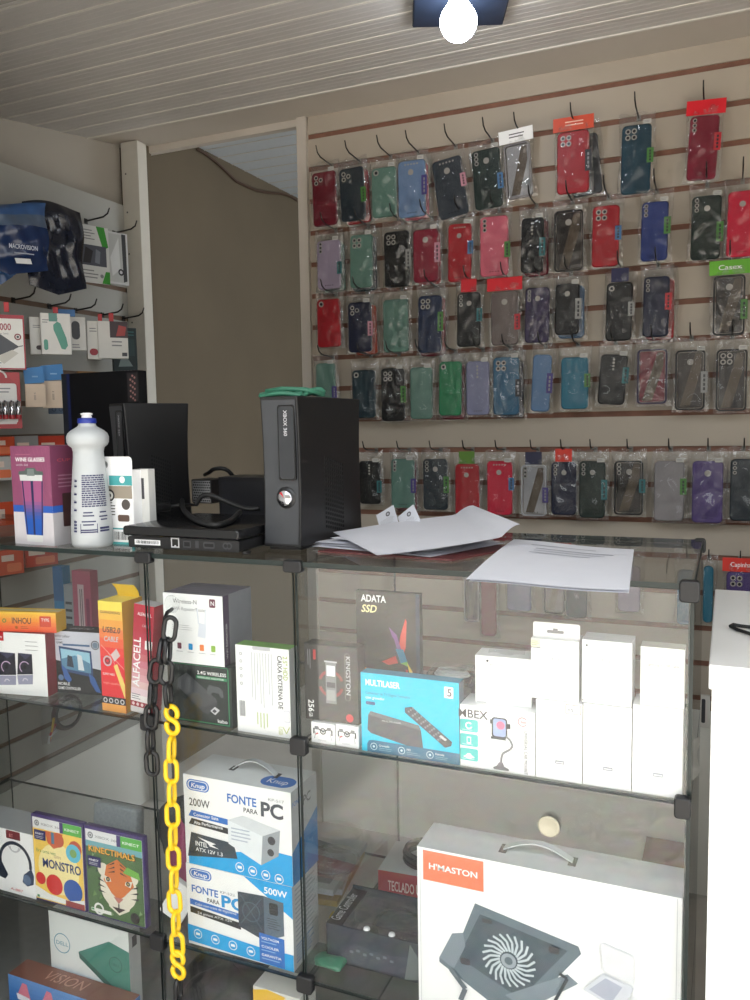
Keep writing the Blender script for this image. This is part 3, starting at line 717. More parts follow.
# flat black console, back towards us
e = empty('slim_console', 'flat black console lying with its sockets and barcode towards the front', 'game console', (-1.008, .024, ZT + .0006))
Wc, Dc, Hc = .238, .215, .044
m = MB(); m.prism(rrect(0, Wc, .004, Hc * .56, .004), 0, Dc, BLACK); 
f = Face(m, (0, 0, .004), (Wc, 0, 0), (0, 0, Hc * .5), (0, -1, 0))
f.rect(.06, .25, .30, .68, WHITE); f.barcode(.07, .35, .29, .60, INK, 30)
f.rect(.40, .15, .475, .95, LGREY); f.rect(.41, .25, .465, .85, mat('socket_dark', (8, 8, 9), .6)); f.rect(.43, .2, .445, .35, LGREY)
f.rect(.51, .2, .58, .75, DGREY); f.rect(.52, .3, .57, .65, mat('socket_dark', (8, 8, 9), .6)); f.rect(.62, .2, .65, .8, DGREY); f.rr(.69, .2, .79, .75, DGREY, .3); f.rr(.70, .35, .78, .6, mat('socket_dark', (8, 8, 9), .6), .3)
f.disc(.885, .5, .026, DGREY); f.disc(.915, .5, .026, DGREY); f.disc(.885, .5, .014, mat('socket_dark', (8, 8, 9), .6)); f.disc(.915, .5, .014, mat('socket_dark', (8, 8, 9), .6))
m.build('lower_case', e, bevel=.001)
m = MB(); m.prism(rrect(-.006, Wc + .004, Hc * .60, Hc, .005), -.008, Dc + .004, mat('console_lid', (16, 16, 18), .22, var=.05), bev=.003); m.build('lid', e)
for px in (.02, .24):
    for py in (.02, .22): MB().lathe([(.007, 0), (.008, .0045)], BLACKM, 14).build('foot', e, (px, py, 0))
zc = ZT + Hc
# power brick with a perforated face, cables and a dark pack behind
st = onz(192, 503, zc); e = empty('power_adapter', 'small black power adapter with a perforated grille on the flat console', 'power adapter', (st.x, st.y, zc), math.radians(-6))
m = MB(); m.box(0, .060, 0, .07, 0, .056, BLACK); m.build('body', e, bevel=.002)
m = MB(); f = Face(m, (0, 0, 0), (.060, 0, 0), (0, 0, .056), (0, -1, 0)); f.rect(.05, .05, .95, .95, mat('grille_grey', (150, 150, 150), .5))
for i in range(9):
    for j in range(8): f.rr(.08 + .096 * i + .04 * (j % 2), .09 + .108 * j, .15 + .096 * i + .04 * (j % 2), .15 + .108 * j, mat('vent_hole', (6, 6, 7), .8), .5); f.k = 3
m.build('grille', e)
def cablez(pts, r, mm, n=8, sub=4):
    P = [Vector(p) for p in pts]; out = []
    for i in range(len(P) - 1):
        a = P[max(i - 1, 0)]; b = P[i]; c = P[i + 1]; d = P[min(i + 2, len(P) - 1)]
        for k in range(sub):
            t = k / sub; out.append(.5 * ((2 * b) + (c - a) * t + (2 * a - 5 * b + 4 * c - d) * t * t + (3 * b - a - 3 * c + d) * t ** 3))
    out.append(P[-1]); return MB().tube(out, r, mm, n)
zr = zc + .006
c1 = [ony(x, y, q) for x, y, q in ((196, 505, .17), (201, 497, .17), (208, 495, .17), (216, 497, .17), (232, 504, .18), (248, 509, .18), (260, 508, .19))]
tag(cablez(c1, .0048, BLACKM).build('power_cable'), 'black power cord lying across the top of the flat console', 'cable')
c2 = [onz(x, y, z) for x, y, z in ((182, 500, zr + .01), (184, 510, zr + .004), (196, 520, zr), (214, 525, zr), (230, 521, zr), (240, 512, zr + .004))]
tag(cablez(c2, .0052, BLACKM).build('looped_cable'), 'black cable looping down over the front of the flat console lid', 'cable')
c3 = [(st.x + .008, st.y + .045, zc + .064), (st.x + .03, st.y + .03, zc + .070), (st.x + .055, st.y + .02, zc + .080), (st.x + .085, st.y + .03, zc + .074), (st.x + .095, st.y + .08, zc + .02), (st.x + .09, st.y + .1, zc + .005)]
tag(cablez(c3, .0048, BLACKM).build('adapter_cable'), 'black cable arching over the small perforated power adapter', 'cable')
p = onz(143, 512, zc); m = MB(); m.prism(rrect(0, .034, 0, .018, .004), 0, .05, BLACK, bev=.003); m.tube([(.017, .05, .009), (.018, .08, .010), (.03, .11, .009)], .0035, BLACKM); m.box(.006, .028, -.012, 0, .004, .014, STEEL)
tag(m.build('cable_plug', None, p, rz=math.radians(-25)), 'black cable plug lying on the flat console near the white carton', 'plug')
st = ony(219, 500, .33); w, h = span(219, 266, 477, Vector((st.x, st.y, ZT)), 0, ZT, 500)
bx = Box(w, .09, h, mat('pack_black', (20, 20, 24), .4, var=.1)); bx.front.rr(.06, .08, .94, .92, mat('pack_panel', (28, 29, 34), .35), .1)
bx.done('black_pack', 'low black carton standing behind the perforated power adapter', 'box', (st.x, st.y, ZT))

# tumbler carton
st, w, h, yw_ = place(15.5, 54.5, 446, .022, ZT, -3)
MAUVE = mat('mauve_card', (136, 74, 104), .4, var=.05); 
bx = Box(w, .082, h, C(196, 192, 196), top=MAUVE)
f = bx.front; f.rect(0, .38, 1, 1, MAUVE)
for k in range(9): f.line([(.02 + .11 * k, .98), (min(.98, .02 + .11 * k + .5), max(.40, .98 - .5))], .006, C(150, 86, 116)); f.k -= 1
f.k += 1; f.rect(0, .33, 1, .40, C(44, 88, 170)); f.text('WINE GLASSES', .12, .845, .040, WHITE, w=.74, bold=.03); f.text('with lid', .13, .80, .022, LGREY, w=.3); f.rect(.13, .91, .5, .92, C(160, 96, 120))
cupx = lambda s, z: .52 + s * (.205 + .085 * (z - .07) / .6)
for i in range(16):
    z0 = .09 + .56 * i / 16; z1 = .09 + .56 * (i + 1) / 16; t = i / 15
    pw = min(1, max(0, (t - .28) * 2.6)); col = (int(40 + 120 * pw), 84, int(168 - 40 * pw))
    f.poly([(cupx(-1, z0), z0), (cupx(1, z0), z0), (cupx(1, z1), z1), (cupx(-1, z1), z1)], C(col[0] // 6 * 6, col[1] // 6 * 6, col[2] // 6 * 6)); f.k -= 1
f.k += 1
for a, b in ((-.92, -.80), (-.12, .10), (.84, .95)): f.poly([(cupx(a, .09), .09), (cupx(b, .09), .09), (cupx(b, .65), .65), (cupx(a, .65), .65)], C(40, 44, 84)); f.k -= 1
f.k += 1; f.poly([(cupx(-1, .02), .03), (cupx(1, .02), .03), (cupx(1, .09), .10), (cupx(-1, .09), .10)], C(206, 208, 206)); f.poly([(.22, .65), (.78, .65), (.79, .71), (.21, .71)], C(200, 204, 202))
f.poly([(.18, .71), (.82, .71), (.80, .745), (.66, .75), (.60, .78), (.40, .78), (.34, .75), (.20, .745)], C(84, 96, 92)); f.poly([(.40, .70), (.60, .70), (.58, .77), (.42, .77)], C(116, 128, 124))
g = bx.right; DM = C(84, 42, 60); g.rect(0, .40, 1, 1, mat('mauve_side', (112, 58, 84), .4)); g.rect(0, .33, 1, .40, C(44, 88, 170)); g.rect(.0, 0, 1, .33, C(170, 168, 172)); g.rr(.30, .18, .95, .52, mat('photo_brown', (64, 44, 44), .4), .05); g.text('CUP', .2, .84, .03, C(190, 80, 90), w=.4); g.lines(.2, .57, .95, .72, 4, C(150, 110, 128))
bx.done('tumbler_carton', 'mauve and white tumbler carton picturing a pink and blue cup on the glass top', 'box', st, yw_)

# squeeze bottle
st = onz(92, 543, ZT); B0 = onz(75, 543, ZT); e = empty('squeeze_bottle', 'white plastic squeeze bottle with blue and white cap on the glass top', 'bottle', (-1.112, .046, ZT))
PL = mat('translucent_white_plastic', (180, 184, 186), .35, var=.02, spec=.5); LB = C(38, 40, 84)
k = .252 / 510
pr = [(70, 0), (75, 6), (77, 14), (77, 60), (74, 130), (69, 210), (62, 290), (57, 345), (56, 362), (60, 378), (72, 388), (77, 398), (78, 418), (73, 432), (60, 444), (46, 452), (36, 458), (32, 464), (32, 472)]
MB().lathe([(a * k, b * k) for a, b in pr], PL, 40).build('bottle_body', e)
m = MB(); m.lathe([(34 * k, 470 * k), (35 * k, 474 * k), (34 * k, 488 * k), (26 * k, 490 * k), (18 * k, 491 * k)], mat('blue_cap', (30, 48, 140), .35), 28, cap=False); m.build('cap', e)
m = MB(); m.lathe([(19 * k, 489 * k), (19 * k, 496 * k), (16 * k, 499 * k), (22 * k, 502 * k), (22 * k, 508 * k), (12 * k, 510 * k)], mat('white_nozzle', (230, 230, 230), .35), 22); m.build('nozzle', e)
m = MB()
def on_b(a, z):  # point on the bottle's flank at angle a (from the side that looks at us), height in profile units
    for (r0, z0), (r1, z1) in zip(pr, pr[1:]):
        if z0 <= z <= z1 and z1 > z0: rr = r0 + (r1 - r0) * (z - z0) / (z1 - z0); break
    t = math.radians(-46 + a); rr = rr * k + .0004; return (rr * math.cos(t), rr * math.sin(t), z * k)
def brect(a0, a1, z0, z1, mm):
    n = max(1, int(abs(a1 - a0) / 8)); vs = []
    for i in range(n + 1):
        a = a0 + (a1 - a0) * i / n; vs += [on_b(a, z0), on_b(a, z1)]
    m.add(vs, [(2 * i, 2 * i + 2, 2 * i + 3, 2 * i + 1) for i in range(n)], mm)
rnd = random.Random(3)
for i in range(15):
    z = 156 + i * 8.2; a = -28
    while a < 48:
        L = rnd.uniform(4, 14); brect(a, min(a + L, 50), z, z + 5, LB); a += L + 1.6
for z, a0, a1 in ((132, -24, 2), (120, -26, 6), (98, -30, 10), (86, -26, 4), (132, 22, 44), (116, 20, 48), (104, 24, 46), (66, -34, 14), (58, -34, 14)): brect(a0, a1, z, z + 5, LB)
brect(-34, -32, 56, 92, LB); brect(12, 14, 56, 92, LB); brect(20, 52, 70, 78, LB); brect(20, 52, 60, 67, LB)
for z in (60, 72, 84, 96, 140, 170, 200, 230, 250): brect(-58, -46, z, z + 7, LB); brect(-60, -50, z + 9, z + 10, LB)
m.build('printed_label', e)

# hang-card carton and the white carton beside it
st, w, h, yw_ = place(105, 135, 470, .075, ZT, 0)
TEAL = C(72, 158, 160); bx = Box(w, .03, h, WHITE)
f = bx.front; f.rect(0, .0, 1, .22, TEAL); f.rect(.28, .03, .9, .20, WHITE); f.barcode(.34, .06, .84, .17, INK, 14); f.rect(0, .92, 1, 1.0, C(226, 224, 218))
f.rect(.02, .62, .98, .88, C(150, 140, 126)); f.disc(.24, .66, .16, INK); f.disc(.24, .66, .11, C(214, 212, 206)); f.disc(.24, .66, .05, DGREY); f.disc(.76, .54, .14, C(84, 78, 74)); f.rr(.48, .31, .86, .40, C(96, 76, 66), .3); f.lines(.06, .38, .42, .58, 5, DGREY)
e = bx.done('gadget_carton', 'white and teal hang-card carton standing behind the squeeze bottle', 'box', st, yw_, parts=True)
m = MB(); m.prism(rrect(-.001, w + .001, h - .03, h + .026, .008), -.001, .0004, WHITE); f = Face(m, (0, -.001, h - .03), (w, 0, 0), (0, 0, .055), (0, -1, 0)); f.rect(.25, .02, 1.0, .36, TEAL); f.disc(.68, .22, .09, WHITE); f.rr(-.02, .62, .24, .86, C(150, 152, 150), .5); f.rr(.0, .66, .2, .82, C(90, 96, 96), .5)
m.build('hang_tab', e)
st, w, h, yw_ = place(136.5, 151, 469, .10, ZT, 0); bx = Box(w, .02, h, C(206, 206, 202)); bx.front.vlines(.45, .55, .75, .88, 1, DGREY, th=.6); bx.front.rect(.1, .02, .9, .06, LGREY)
bx.done('white_carton', 'narrow white carton standing between the hang-card carton and the black console', 'box', st, yw_)

# papers
PAPER = mat('white_paper', (222, 223, 230), .6, var=.01); FOLD = mat('maroon_folder', (92, 44, 44), .5)
q = [onz(x, y, ZT + .001) for x, y in ((318, 552), (452, 561), (520, 548), (398, 537))]
m = MB(); m.add([(p.x, p.y, ZT + .0005) for p in q] + [(p.x, p.y, ZT + .0035) for p in q], [(0, 3, 2, 1), (4, 5, 6, 7), (0, 1, 5, 4), (1, 2, 6, 5), (2, 3, 7, 6), (3, 0, 4, 7)], FOLD)
tag(m.build('folder'), 'maroon folder lying under the stack of white papers', 'folder')
def sheet(px4, z, curl, name, label, prints=None, thick=.0004, group='loose papers on the glass top', nu=18, nv=14):
    """px4: near-left, near-right, far-right, far-left corners as seen on the counter; curl(u,v) lifts it"""
    P4 = [onz(x, y, z) for x, y in px4]
    def fn(u, v):
        p = (P4[0] * (1 - u) + P4[1] * u) * (1 - v) + (P4[3] * (1 - u) + P4[2] * u) * v
        return Vector((p.x, p.y, z + curl(u, v)))
    m = MB(); m.grid(fn, nu, nv, PAPER); m.grid(lambda u, v: fn(1 - u, v) - Vector((0, 0, thick)), nu, nv, PAPER)
    if prints:
        for (u0, v0, u1, v1) in prints:
            k = 8; vs = []
            for i in range(k + 1):
                u = u0 + (u1 - u0) * i / k; vs += [fn(u, v0) + Vector((0, 0, .0007)), fn(u, v1) + Vector((0, 0, .0007))]
            m.add(vs, [(2 * i, 2 * i + 2, 2 * i + 3, 2 * i + 1) for i in range(k)], C(150, 152, 164))
    return tag(m.build(name), label, 'paper', group)
sheet(((312, 546), (430, 557), (505, 543), (395, 536)), ZT + .0045, lambda u, v: 0, 'paper_sheet', 'bottom white sheet of the papers, its edge at the maroon folder')
sheet(((314, 544), (425, 554), (500, 541), (390, 534)), ZT + .0065, lambda u, v: .001 * math.sin(4 * u), 'paper_sheet', 'white sheet second from the bottom of the paper stack')
sheet(((311, 542), (428, 550), (500, 537), (388, 531)), ZT + .0095, lambda u, v: .003 * u * math.sin(3 * u), 'paper_sheet', 'white sheet in the middle of the paper stack')
sheet(((330, 540), (426, 551), (494, 540), (400, 531)), ZT + .0125, lambda u, v: .004 * (1 - u) ** 2 + .001 * math.sin(6 * u + 3 * v), 'paper_sheet', 'white sheet near the top of the stack, under the curled sheet')
# big curled sheet
C4 = [(333, 531.5), (377, 552), (520, 541), (473, 519)]
A, B_, D_, E_ = [onz(x, y, ZT + .02) for x, y in C4]
def curlsheet(u, v):
    p = (A * (1 - u) + D_ * u) * (1 - v) + (A * (1 - u) + D_ * u + (B_ - A)) * v if False else (A * (1 - v) + B_ * v) * (1 - u) + (E_ * (1 - v) + D_ * v) * u
    z = ZT + .019 + .006 * math.sin(PI * u) * (1 - v) + .014 * u ** 2 - .004 * (1 - u) * v
    if u > .86:
        t = (u - .86) / .14; z = z + .016 * math.sin(t * PI * .55)
    return Vector((p.x, p.y, z))
m = MB(); m.grid(curlsheet, 30, 14, PAPER); m.grid(lambda u, v: curlsheet(1 - u, v) - Vector((0, 0, .0005)), 30, 14, PAPER)
tag(m.build('paper_sheet'), 'large blank curled white sheet on top of the paper stack', 'paper', 'loose papers on the glass top')
# two sheets lying out over the front edge
for k, (dz, dx, lab) in enumerate(((0, 3, 'lower white printed sheet reaching out over the front edge of the glass top'), (.0025, 0, 'upper white sheet with grey print reaching out over the front edge of the glass top'))):
    c4 = ((466 + dx, 580 + dx * .6), (629, 590 + dx * .8), (634, 549), (514, 540))
    sheet(c4, ZT + .0042 + dz, lambda u, v: .0035 * math.sin(PI * v) * (1 - .4 * u) + .0016 * math.sin(5 * u + 1), 'paper_sheet', lab,
          prints=((.20, .84, .72, .855), (.26, .74, .86, .755), (.26, .68, .80, .69), (.24, .62, .70, .63)) if k else None)
# little leaflets leaning up behind the stack
for (x0, x1, yt, rot, lab) in ((372, 398, 511, 30, 'small white leaflet with a round stamp leaning up behind the paper stack'), (396, 414, 514, 38, 'second small white leaflet leaning behind the paper stack')):
    p = ony(x0, 532, .30); mb_ = MB(); mb_.box(0, .044, 0, .0006, 0, .044, PAPER); f = Face(mb_, (0, 0, 0), (.044, 0, 0), (0, 0, .044), (0, -1, 0)); f.disc(.6, .72, .12, DGREY, 14); f.disc(.6, .72, .07, LGREY, 12); f.lines(.1, .2, .9, .55, 6, LGREY)
    o = mb_.build('leaflet', None, (p.x, p.y + .045, ZT + .003), rot=(math.radians(-30), math.radians(-rot), 0)); tag(o, lab, 'paper')
# ------------------------------------------------------------------ middle shelf of the counter
def fr_text_lines(f, a, b, c, d, n, m): f.lines(a, b, c, d, n, m)
CYAN = C(0, 186, 220); BLUE = C(34, 104, 186); TEALP = C(70, 190, 186)
zm = ZM + .0005; zs = ZS + .0005
# speakers carton with a small orange-yellow carton on it
st, w, h, a_ = place(-14, 48, 630.5, .012, zm, 9)
SPR = mat('dark_red_card', (128, 26, 40), .4)
bx = Box(w, .034, h, WHITE, right=SPR, top=SPR); f = bx.front
f.rect(0, .86, .34, 1, RED); f.text('com', .20, .90, .05, WHITE, w=.11, bold=.02); f.lines(.68, .70, .94, .90, 3, GREYT, th=.12)
for x0, x1, zb_, zt_ in ((.21, .51, .30, .68), (.53, .78, .33, .68)):
    f.poly([(x0, zb_), (x1, zb_ + .02), (x1, zt_ - .01), (x0 + .03, zt_)], C(34, 34, 48)); xm = (x0 + x1) / 2
    f.poly([(x0 + .03, zt_), (x1, zt_ - .01), (xm + .02, zt_ - .10)], C(60, 60, 84)); f.ring(xm, (zb_ + zt_) / 2 - .05, .085, .014, C(196, 170, 200), 24, .1, .65); f.disc(xm, (zb_ + zt_) / 2 - .05, .030, C(20, 20, 26))
    f.poly([(x0, zb_ - .01), (x1, zb_ + .01), (x1 - .01, zb_ - .14), (x0 + .01, zb_ - .16)], C(150, 150, 172)); f.ring(xm, zb_ - .10, .045, .014, C(205, 200, 214), 20, .05, .5)
bx.done('speaker_carton', 'white and dark red carton picturing two black speakers on the middle shelf', 'box', st, a_)
zsp = zm + h
st2, w2, h2, a2 = place(-14, 56.5, 611, .014, zsp + .0005, 13)
bx = Box(w2, .036, h2, C(236, 190, 60), right=C(206, 160, 40)); f = bx.front
for k in range(10): t = k / 9; f.rect(0, .1 * k, 1, .1 * k + .1, C(226 + int(t * 14), int(84 + 110 * t) // 8 * 8, int(52 + t * 20) // 8 * 8)); f.k -= 1
f.k += 1; f.text('INHOU', .38, .42, .30, DGREY, w=.27, bold=.03); f.ring(.27, .55, .028, .012, C(60, 130, 70)); f.rr(.77, .28, .93, .82, C(206, 66, 40), .1); f.text('TYPE', .795, .55, .16, WHITE, w=.11); f.disc(.44, .22, .020, C(160, 90, 30)); f.lines(.50, .15, .62, .3, 2, C(140, 80, 40)); g = bx.top; g.rect(.0, .3, 1, .7, C(214, 200, 150))
bx.done('accessory_carton', 'flat orange and yellow carton lying on the speaker carton', 'box', st2, a2)
# game controller carton
st, w, h, a_ = place(50.5, 104, 630, .062, zm, 9)
bx = Box(w, .045, h, C(26, 26, 30), left=C(20, 20, 24)); f = bx.front
f.poly([(0, .55), (1, .40), (1, 1), (0, 1)], C(196, 198, 210)); f.text('Controller', .06, .90, .045, DGREY, w=.36, slant=.2); f.text('GAME', .16, .80, .035, DGREY, w=.12, bold=.02); f.lines(.05, .85, .3, .88, 1, GREYT)
f.poly([(.20, .76), (.80, .70), (.82, .28), (.24, .36)], C(40, 66, 110)); f.poly([(.23, .72), (.77, .67), (.78, .34), (.26, .40)], C(150, 196, 216)); f.poly([(.23, .55), (.50, .62), (.77, .50), (.78, .34), (.26, .40)], C(84, 130, 160)); f.poly([(.36, .62), (.44, .60), (.47, .42), (.34, .44)], C(44, 54, 70)); f.poly([(.54, .64), (.62, .62), (.66, .38), (.55, .39)], C(206, 214, 220))
f.poly([(.24, .46), (.32, .40), (.42, .22), (.36, .17), (.28, .24)], C(52, 92, 160)); f.poly([(.74, .34), (.84, .28), (.95, .04), (.86, .05), (.76, .20)], C(52, 92, 160)); f.rect(.28, .77, .78, .80, C(70, 100, 140))
f.ring(.88, .80, .075, .014, DGREY); f.disc(.88, .80, .05, C(110, 130, 150)); f.text('MOBILE', .16, .13, .045, WHITE, w=.22, bold=.03); f.text('GAME CONTROLLER', .16, .06, .045, WHITE, w=.42, bold=.03); f.disc(.22, .25, .05, C(90, 120, 160)); g = bx.top; g.text('GAME PAD', .3, .4, .3, LGREY, w=.4, slant=.3)
bx.done('gamepad_carton', 'black and grey carton picturing a phone with blue grips beside the speaker carton', 'box', st, a_)
# yellow and red tall carton with an open flap
st, w, h, a_ = place(103, 126.5, 600, .014, zm)
YEL = C(238, 214, 96); bx = Box(w, .058, h, C(196, 140, 40)); f = bx.front
for k in range(12):
    t = k / 11; f.rect(0, k / 12, 1, (k + 1) / 12, C(214 + int(24 * t), int(40 + 180 * max(0, (t - .45) / .55)) // 8 * 8, int(48 + 60 * max(0, t - .3)) // 8 * 8)); f.k -= 1
f.k += 1; f.text('GUANGHONG', .08, .89, .022, INK, w=.82, bold=.02); f.text('USB2.0', .14, .72, .05, DGREY, w=.74, bold=.04, slant=.15); f.text('CABLE', .18, .64, .045, LGREY, w=.6, bold=.04, slant=.15)
f.poly([(.55, .42), (.98, .12), (.98, .26), (.70, .44)], C(232, 206, 110)); f.line([(.05, .60), (.98, .40)], .02, C(236, 170, 160)); f.line([(.3, .55), (.95, .30)], .015, C(236, 170, 160))
f.ring(.30, .46, .18, .05, LGREY); f.ring(.30, .46, .10, .04, DGREY); f.poly([(.45, .52), (.70, .58), (.85, .52), (.60, .46)], C(210, 190, 190)); f.text('SUPER WIRE', .08, .33, .02, WHITE, w=.5); f.text('high quality', .1, .25, .02, C(236, 160, 150), w=.7)
f.rect(0, .07, 1, .135, INK)
for k in range(4): f.disc(.14 + .24 * k, .10, .09, LGREY, 14, sq=1); f.disc(.14 + .24 * k, .10, .05, INK, 12)
f.rect(0, 0, 1, .07, C(232, 160, 80)); g = bx.top; g.rect(0, 0, 1, 1, YEL)
e = bx.done('cable_carton', 'tall yellow and red carton with its yellow top flap open', 'box', st, a_, parts=True)
m = MB(); m.grid(lambda u, v: (w * (.08 + .92 * u), .05 - .016 * v + .004 * math.sin(3 * v), h + .026 * v), 4, 6, C(236, 200, 40)); m.grid(lambda u, v: (w * (.08 + .92 * (1 - u)), .0506 - .016 * v + .004 * math.sin(3 * v), h + .026 * v), 4, 6, C(236, 200, 40)); m.build('open_flap', e)
# red and white leaning carton
st, w, h, a_ = place(130.5, 150, 603, .016, zm)
bx = Box(w, .034, h * .985, C(206, 200, 200), right=C(150, 24, 44)); f = bx.front
for k in range(10):
    t = k / 9; f.rect(0, .1 + .064 * k, 1, .1 + .064 * (k + 1), C(232 - int(t * 52), int(226 - 180 * t) // 8 * 8, int(226 - 160 * t) // 8 * 8)); f.k -= 1
f.k += 1; f.rect(0, .74, 1, 1, C(178, 24, 52)); f.text('ALFACELL', .40, .24, .075, WHITE, w=.46, rot=90, bold=.04); f.text('ALFACELL', .2, .90, .03, WHITE, w=.7, bold=.03); f.text('CABO', .45, .80, .022, LGREY, w=.35); f.rect(.62, .60, .98, .68, WHITE); f.rect(0, .055, 1, .105, C(150, 24, 44)); f.lines(.05, .12, .5, .18, 3, GREYT)
for k in range(4): f.disc(.15 + .22 * k, .08, .07, C(226, 200, 200), 12); f.k -= 1
f.k += 1
bx.done('cable_carton', 'slim red and white carton leaning beside the tall yellow carton', 'box', (st.x, st.y, st.z + .006), 0, rot=(0, math.radians(5.5), 0))
# blue and pink tall packs behind
for (x0, x1, yt, Y, body, cap, nm, lab, txt) in ((57, 66.5, 566, .27, C(30, 120, 170), C(24, 90, 140), 'pen_pack', 'slim bright blue pack standing at the back of the middle shelf', None),
                                            (67, 76, 584, .27, C(150, 156, 160), None, 'pen_pack', 'slim grey pack between the blue and the pink packs', None),
                                            (76, 94, 570, .26, C(190, 96, 120), None, 'earbud_pack', 'tall pink pack with a pale label strip at the back of the middle shelf', 'FONE')):
    st, w, h, a_ = place(x0, x1, yt, Y, zm); bx = Box(w, .025, h, body); f = bx.front
    if cap: f.rect(0, .62, 1, 1, cap); f.lines(.2, .2, .8, .5, 4, LGREY)
    elif txt: f.rect(.28, .2, .62, .85, C(220, 190, 196)); f.vlines(.36, .25, .56, .8, 2, DGREY); f.rr(.72, .3, .9, .7, C(150, 70, 100), .3)
    else: f.lines(.15, .3, .85, .8, 5, DGREY)
    bx.done(nm, lab, 'box', st, a_)
# wireless dongle carton and the repeater carton on it
st, w, h, a_ = place(173.5, 232.5, 661, .020, zm)
DG = C(22, 30, 30); GR = C(40, 130, 84); bx = Box(w, .06, h, DG, right=C(46, 50, 54)); f = bx.front
f.line([(0, .03), (.95, .03), (.95, .97)], .016, GR); f.text('2.4G WIRELESS', .44, .84, .055, WHITE, w=.48, bold=.04); f.rect(.42, .765, .93, .815, GR); f.text('WIRELESS ADAPTER', .44, .775, .028, WHITE, w=.44)
f.poly([(.10, .72), (.26, .84), (.74, .46), (.76, .36), (.60, .18), (.52, .20), (.10, .58)], C(54, 56, 60)); f.poly([(.10, .58), (.52, .28), (.76, .40), (.74, .46), (.26, .84), (.10, .72)], C(66, 68, 72)); f.poly([(.64, .24), (.72, .32), (.80, .27), (.72, .18)], LGREY); f.poly([(.67, .24), (.71, .28), (.75, .25), (.71, .21)], DGREY)
f.poly([(.60, .62), (.64, .68), (.72, .66), (.80, .66), (.86, .60), (.87, .50), (.83, .48), (.79, .55), (.69, .56), (.64, .50), (.60, .53)], C(76, 80, 84)); f.text('kabo', .76, .06, .06, WHITE, w=.16, bold=.03); f.line([(0, .985), (.95, .985)], .008, GR)
bx.done('adapter_carton', 'black and green carton picturing a wireless adapter at the middle shelf front', 'box', st, a_)
zk = zm + h
st, w, h, a_ = place(165.5, 224.5, 592, .018, zk + .0005, 1)
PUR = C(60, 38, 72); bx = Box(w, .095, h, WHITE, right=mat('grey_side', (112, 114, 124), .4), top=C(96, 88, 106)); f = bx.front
f.text('Wireless-N', .17, .86, .062, DGREY, w=.40); f.text('WiFi Repeater/Router', .17, .76, .048, GREYT, w=.56); f.rr(.78, .83, .88, .95, C(100, 34, 60), .15); f.text('N', .805, .86, .06, WHITE, bold=.03)
f.poly([(.57, .40), (.70, .38), (.72, .58), (.60, .60)], C(214, 218, 228)); f.line([(.595, .58), (.575, .80)], .02, C(214, 218, 228)); f.line([(.70, .57), (.715, .80)], .02, C(214, 218, 228)); f.lines(.14, .47, .50, .56, 3, GREYT, th=.14)
for k, c in enumerate((C(100, 40, 60), C(40, 140, 200), C(224, 120, 50), C(140, 180, 70))): f.rr(.22 + .19 * k, .20, .29 + .19 * k, .29, c, .2); f.lines(.20 + .19 * k, .15, .32 + .19 * k, .18, 1, LGREY)
g = bx.right; g.rect(0, 0, .2, 1, PUR); g.text('WIFI REPEATER', .13, .1, .04, LGREY, w=.5, rot=90); bx.top.lines(.05, .1, .95, .9, 5, C(74, 66, 84))
bx.done('repeater_carton', 'white carton with purple edge stacked on the black and green carton', 'box', st, a_)
# external case carton
st, w, h, a_ = place(238, 291, 644, .014, zm, 0)
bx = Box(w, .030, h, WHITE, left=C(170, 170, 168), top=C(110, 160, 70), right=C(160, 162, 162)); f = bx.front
f.text('CAIXA EXTERNA DE', .785, .92, .055, DGREY, w=.60, rot=-90, bold=.04); f.text('2.5" HDD', .885, .92, .055, C(176, 186, 110), w=.27, rot=-90, bold=.03)
f.vlines(.28, .30, .70, .93, 8, LGREY, th=.28, rag=.5); f.barcode(.05, .18, .16, .36, GREYT, 10); f.rr(.88, .18, .99, .31, C(196, 190, 214), .2); f.rr(.885, .186, .985, .304, WHITE, .2)
for k in range(5): f.ring(.10, .90 - .085 * k, .025, .008, GREYT)
f.vlines(.36, .06, .60, .25, 4, C(190, 200, 150)); f.line([(.86, .12), (.92, .05), (.98, .13)], .015, C(190, 196, 130)); f.text('USB', .78, .12, .05, C(190, 196, 130), w=.09, rot=-90); f.rr(.33, .96, .66, 1.0, LGREY, .3)
bx.done('drive_case_carton', 'white carton with vertical lettering and green top on the middle shelf', 'box', st, a_)
st = ony(270, 738, .010); m = MB(); m.box(0, .035, 0, .0028, 0, .007, C(226, 190, 60)); 
# two little white cartons with the black upright carton on them
bxs = []
for (x0, x1, lab) in ((311.5, 335, 'small white carton picturing a drone, nearest the corner clip under the black carton'), (336, 358.5, 'small white carton picturing a drone, beside the bright blue carton')):
    st, w, h, a_ = place(x0, x1, 721.5 if x0 < 330 else 724, .014, zm); bx = Box(w, .05, h, WHITE); f = bx.front
    f.ring(.5, .60, .13, .05, DGREY); f.disc(.5, .60, .05, C(90, 90, 120))
    for sx in (-1, 1): f.line([(.5, .60), (.5 + .26 * sx, .74)], .05, DGREY); f.rr(.5 + .26 * sx - .09, .66, .5 + .26 * sx + .09, .82, GREYT, .2); f.line([(.5 + .3 * sx, .55), (.5 + .36 * sx, .22)], .02, GREYT); f.rr(.5 + .38 * sx - .03, .44, .5 + .38 * sx + .03, .72, DGREY, .4)
    f.poly([(.2, .40), (.32, .48), (.28, .52), (.16, .42)], C(180, 30, 40)); f.lines(.28, .12, .72, .2, 2, LGREY)
    o = bx.done('drone_carton', lab, 'box', st, a_, 'small drone cartons'); zd = zm + h
st, w, h, a_ = place(306, 358.5, 643, .020, zd + .0005)
BKC = mat('charcoal_card', (46, 42, 40), .35, var=.06); bx = Box(w, .03, h, BKC); f = bx.front
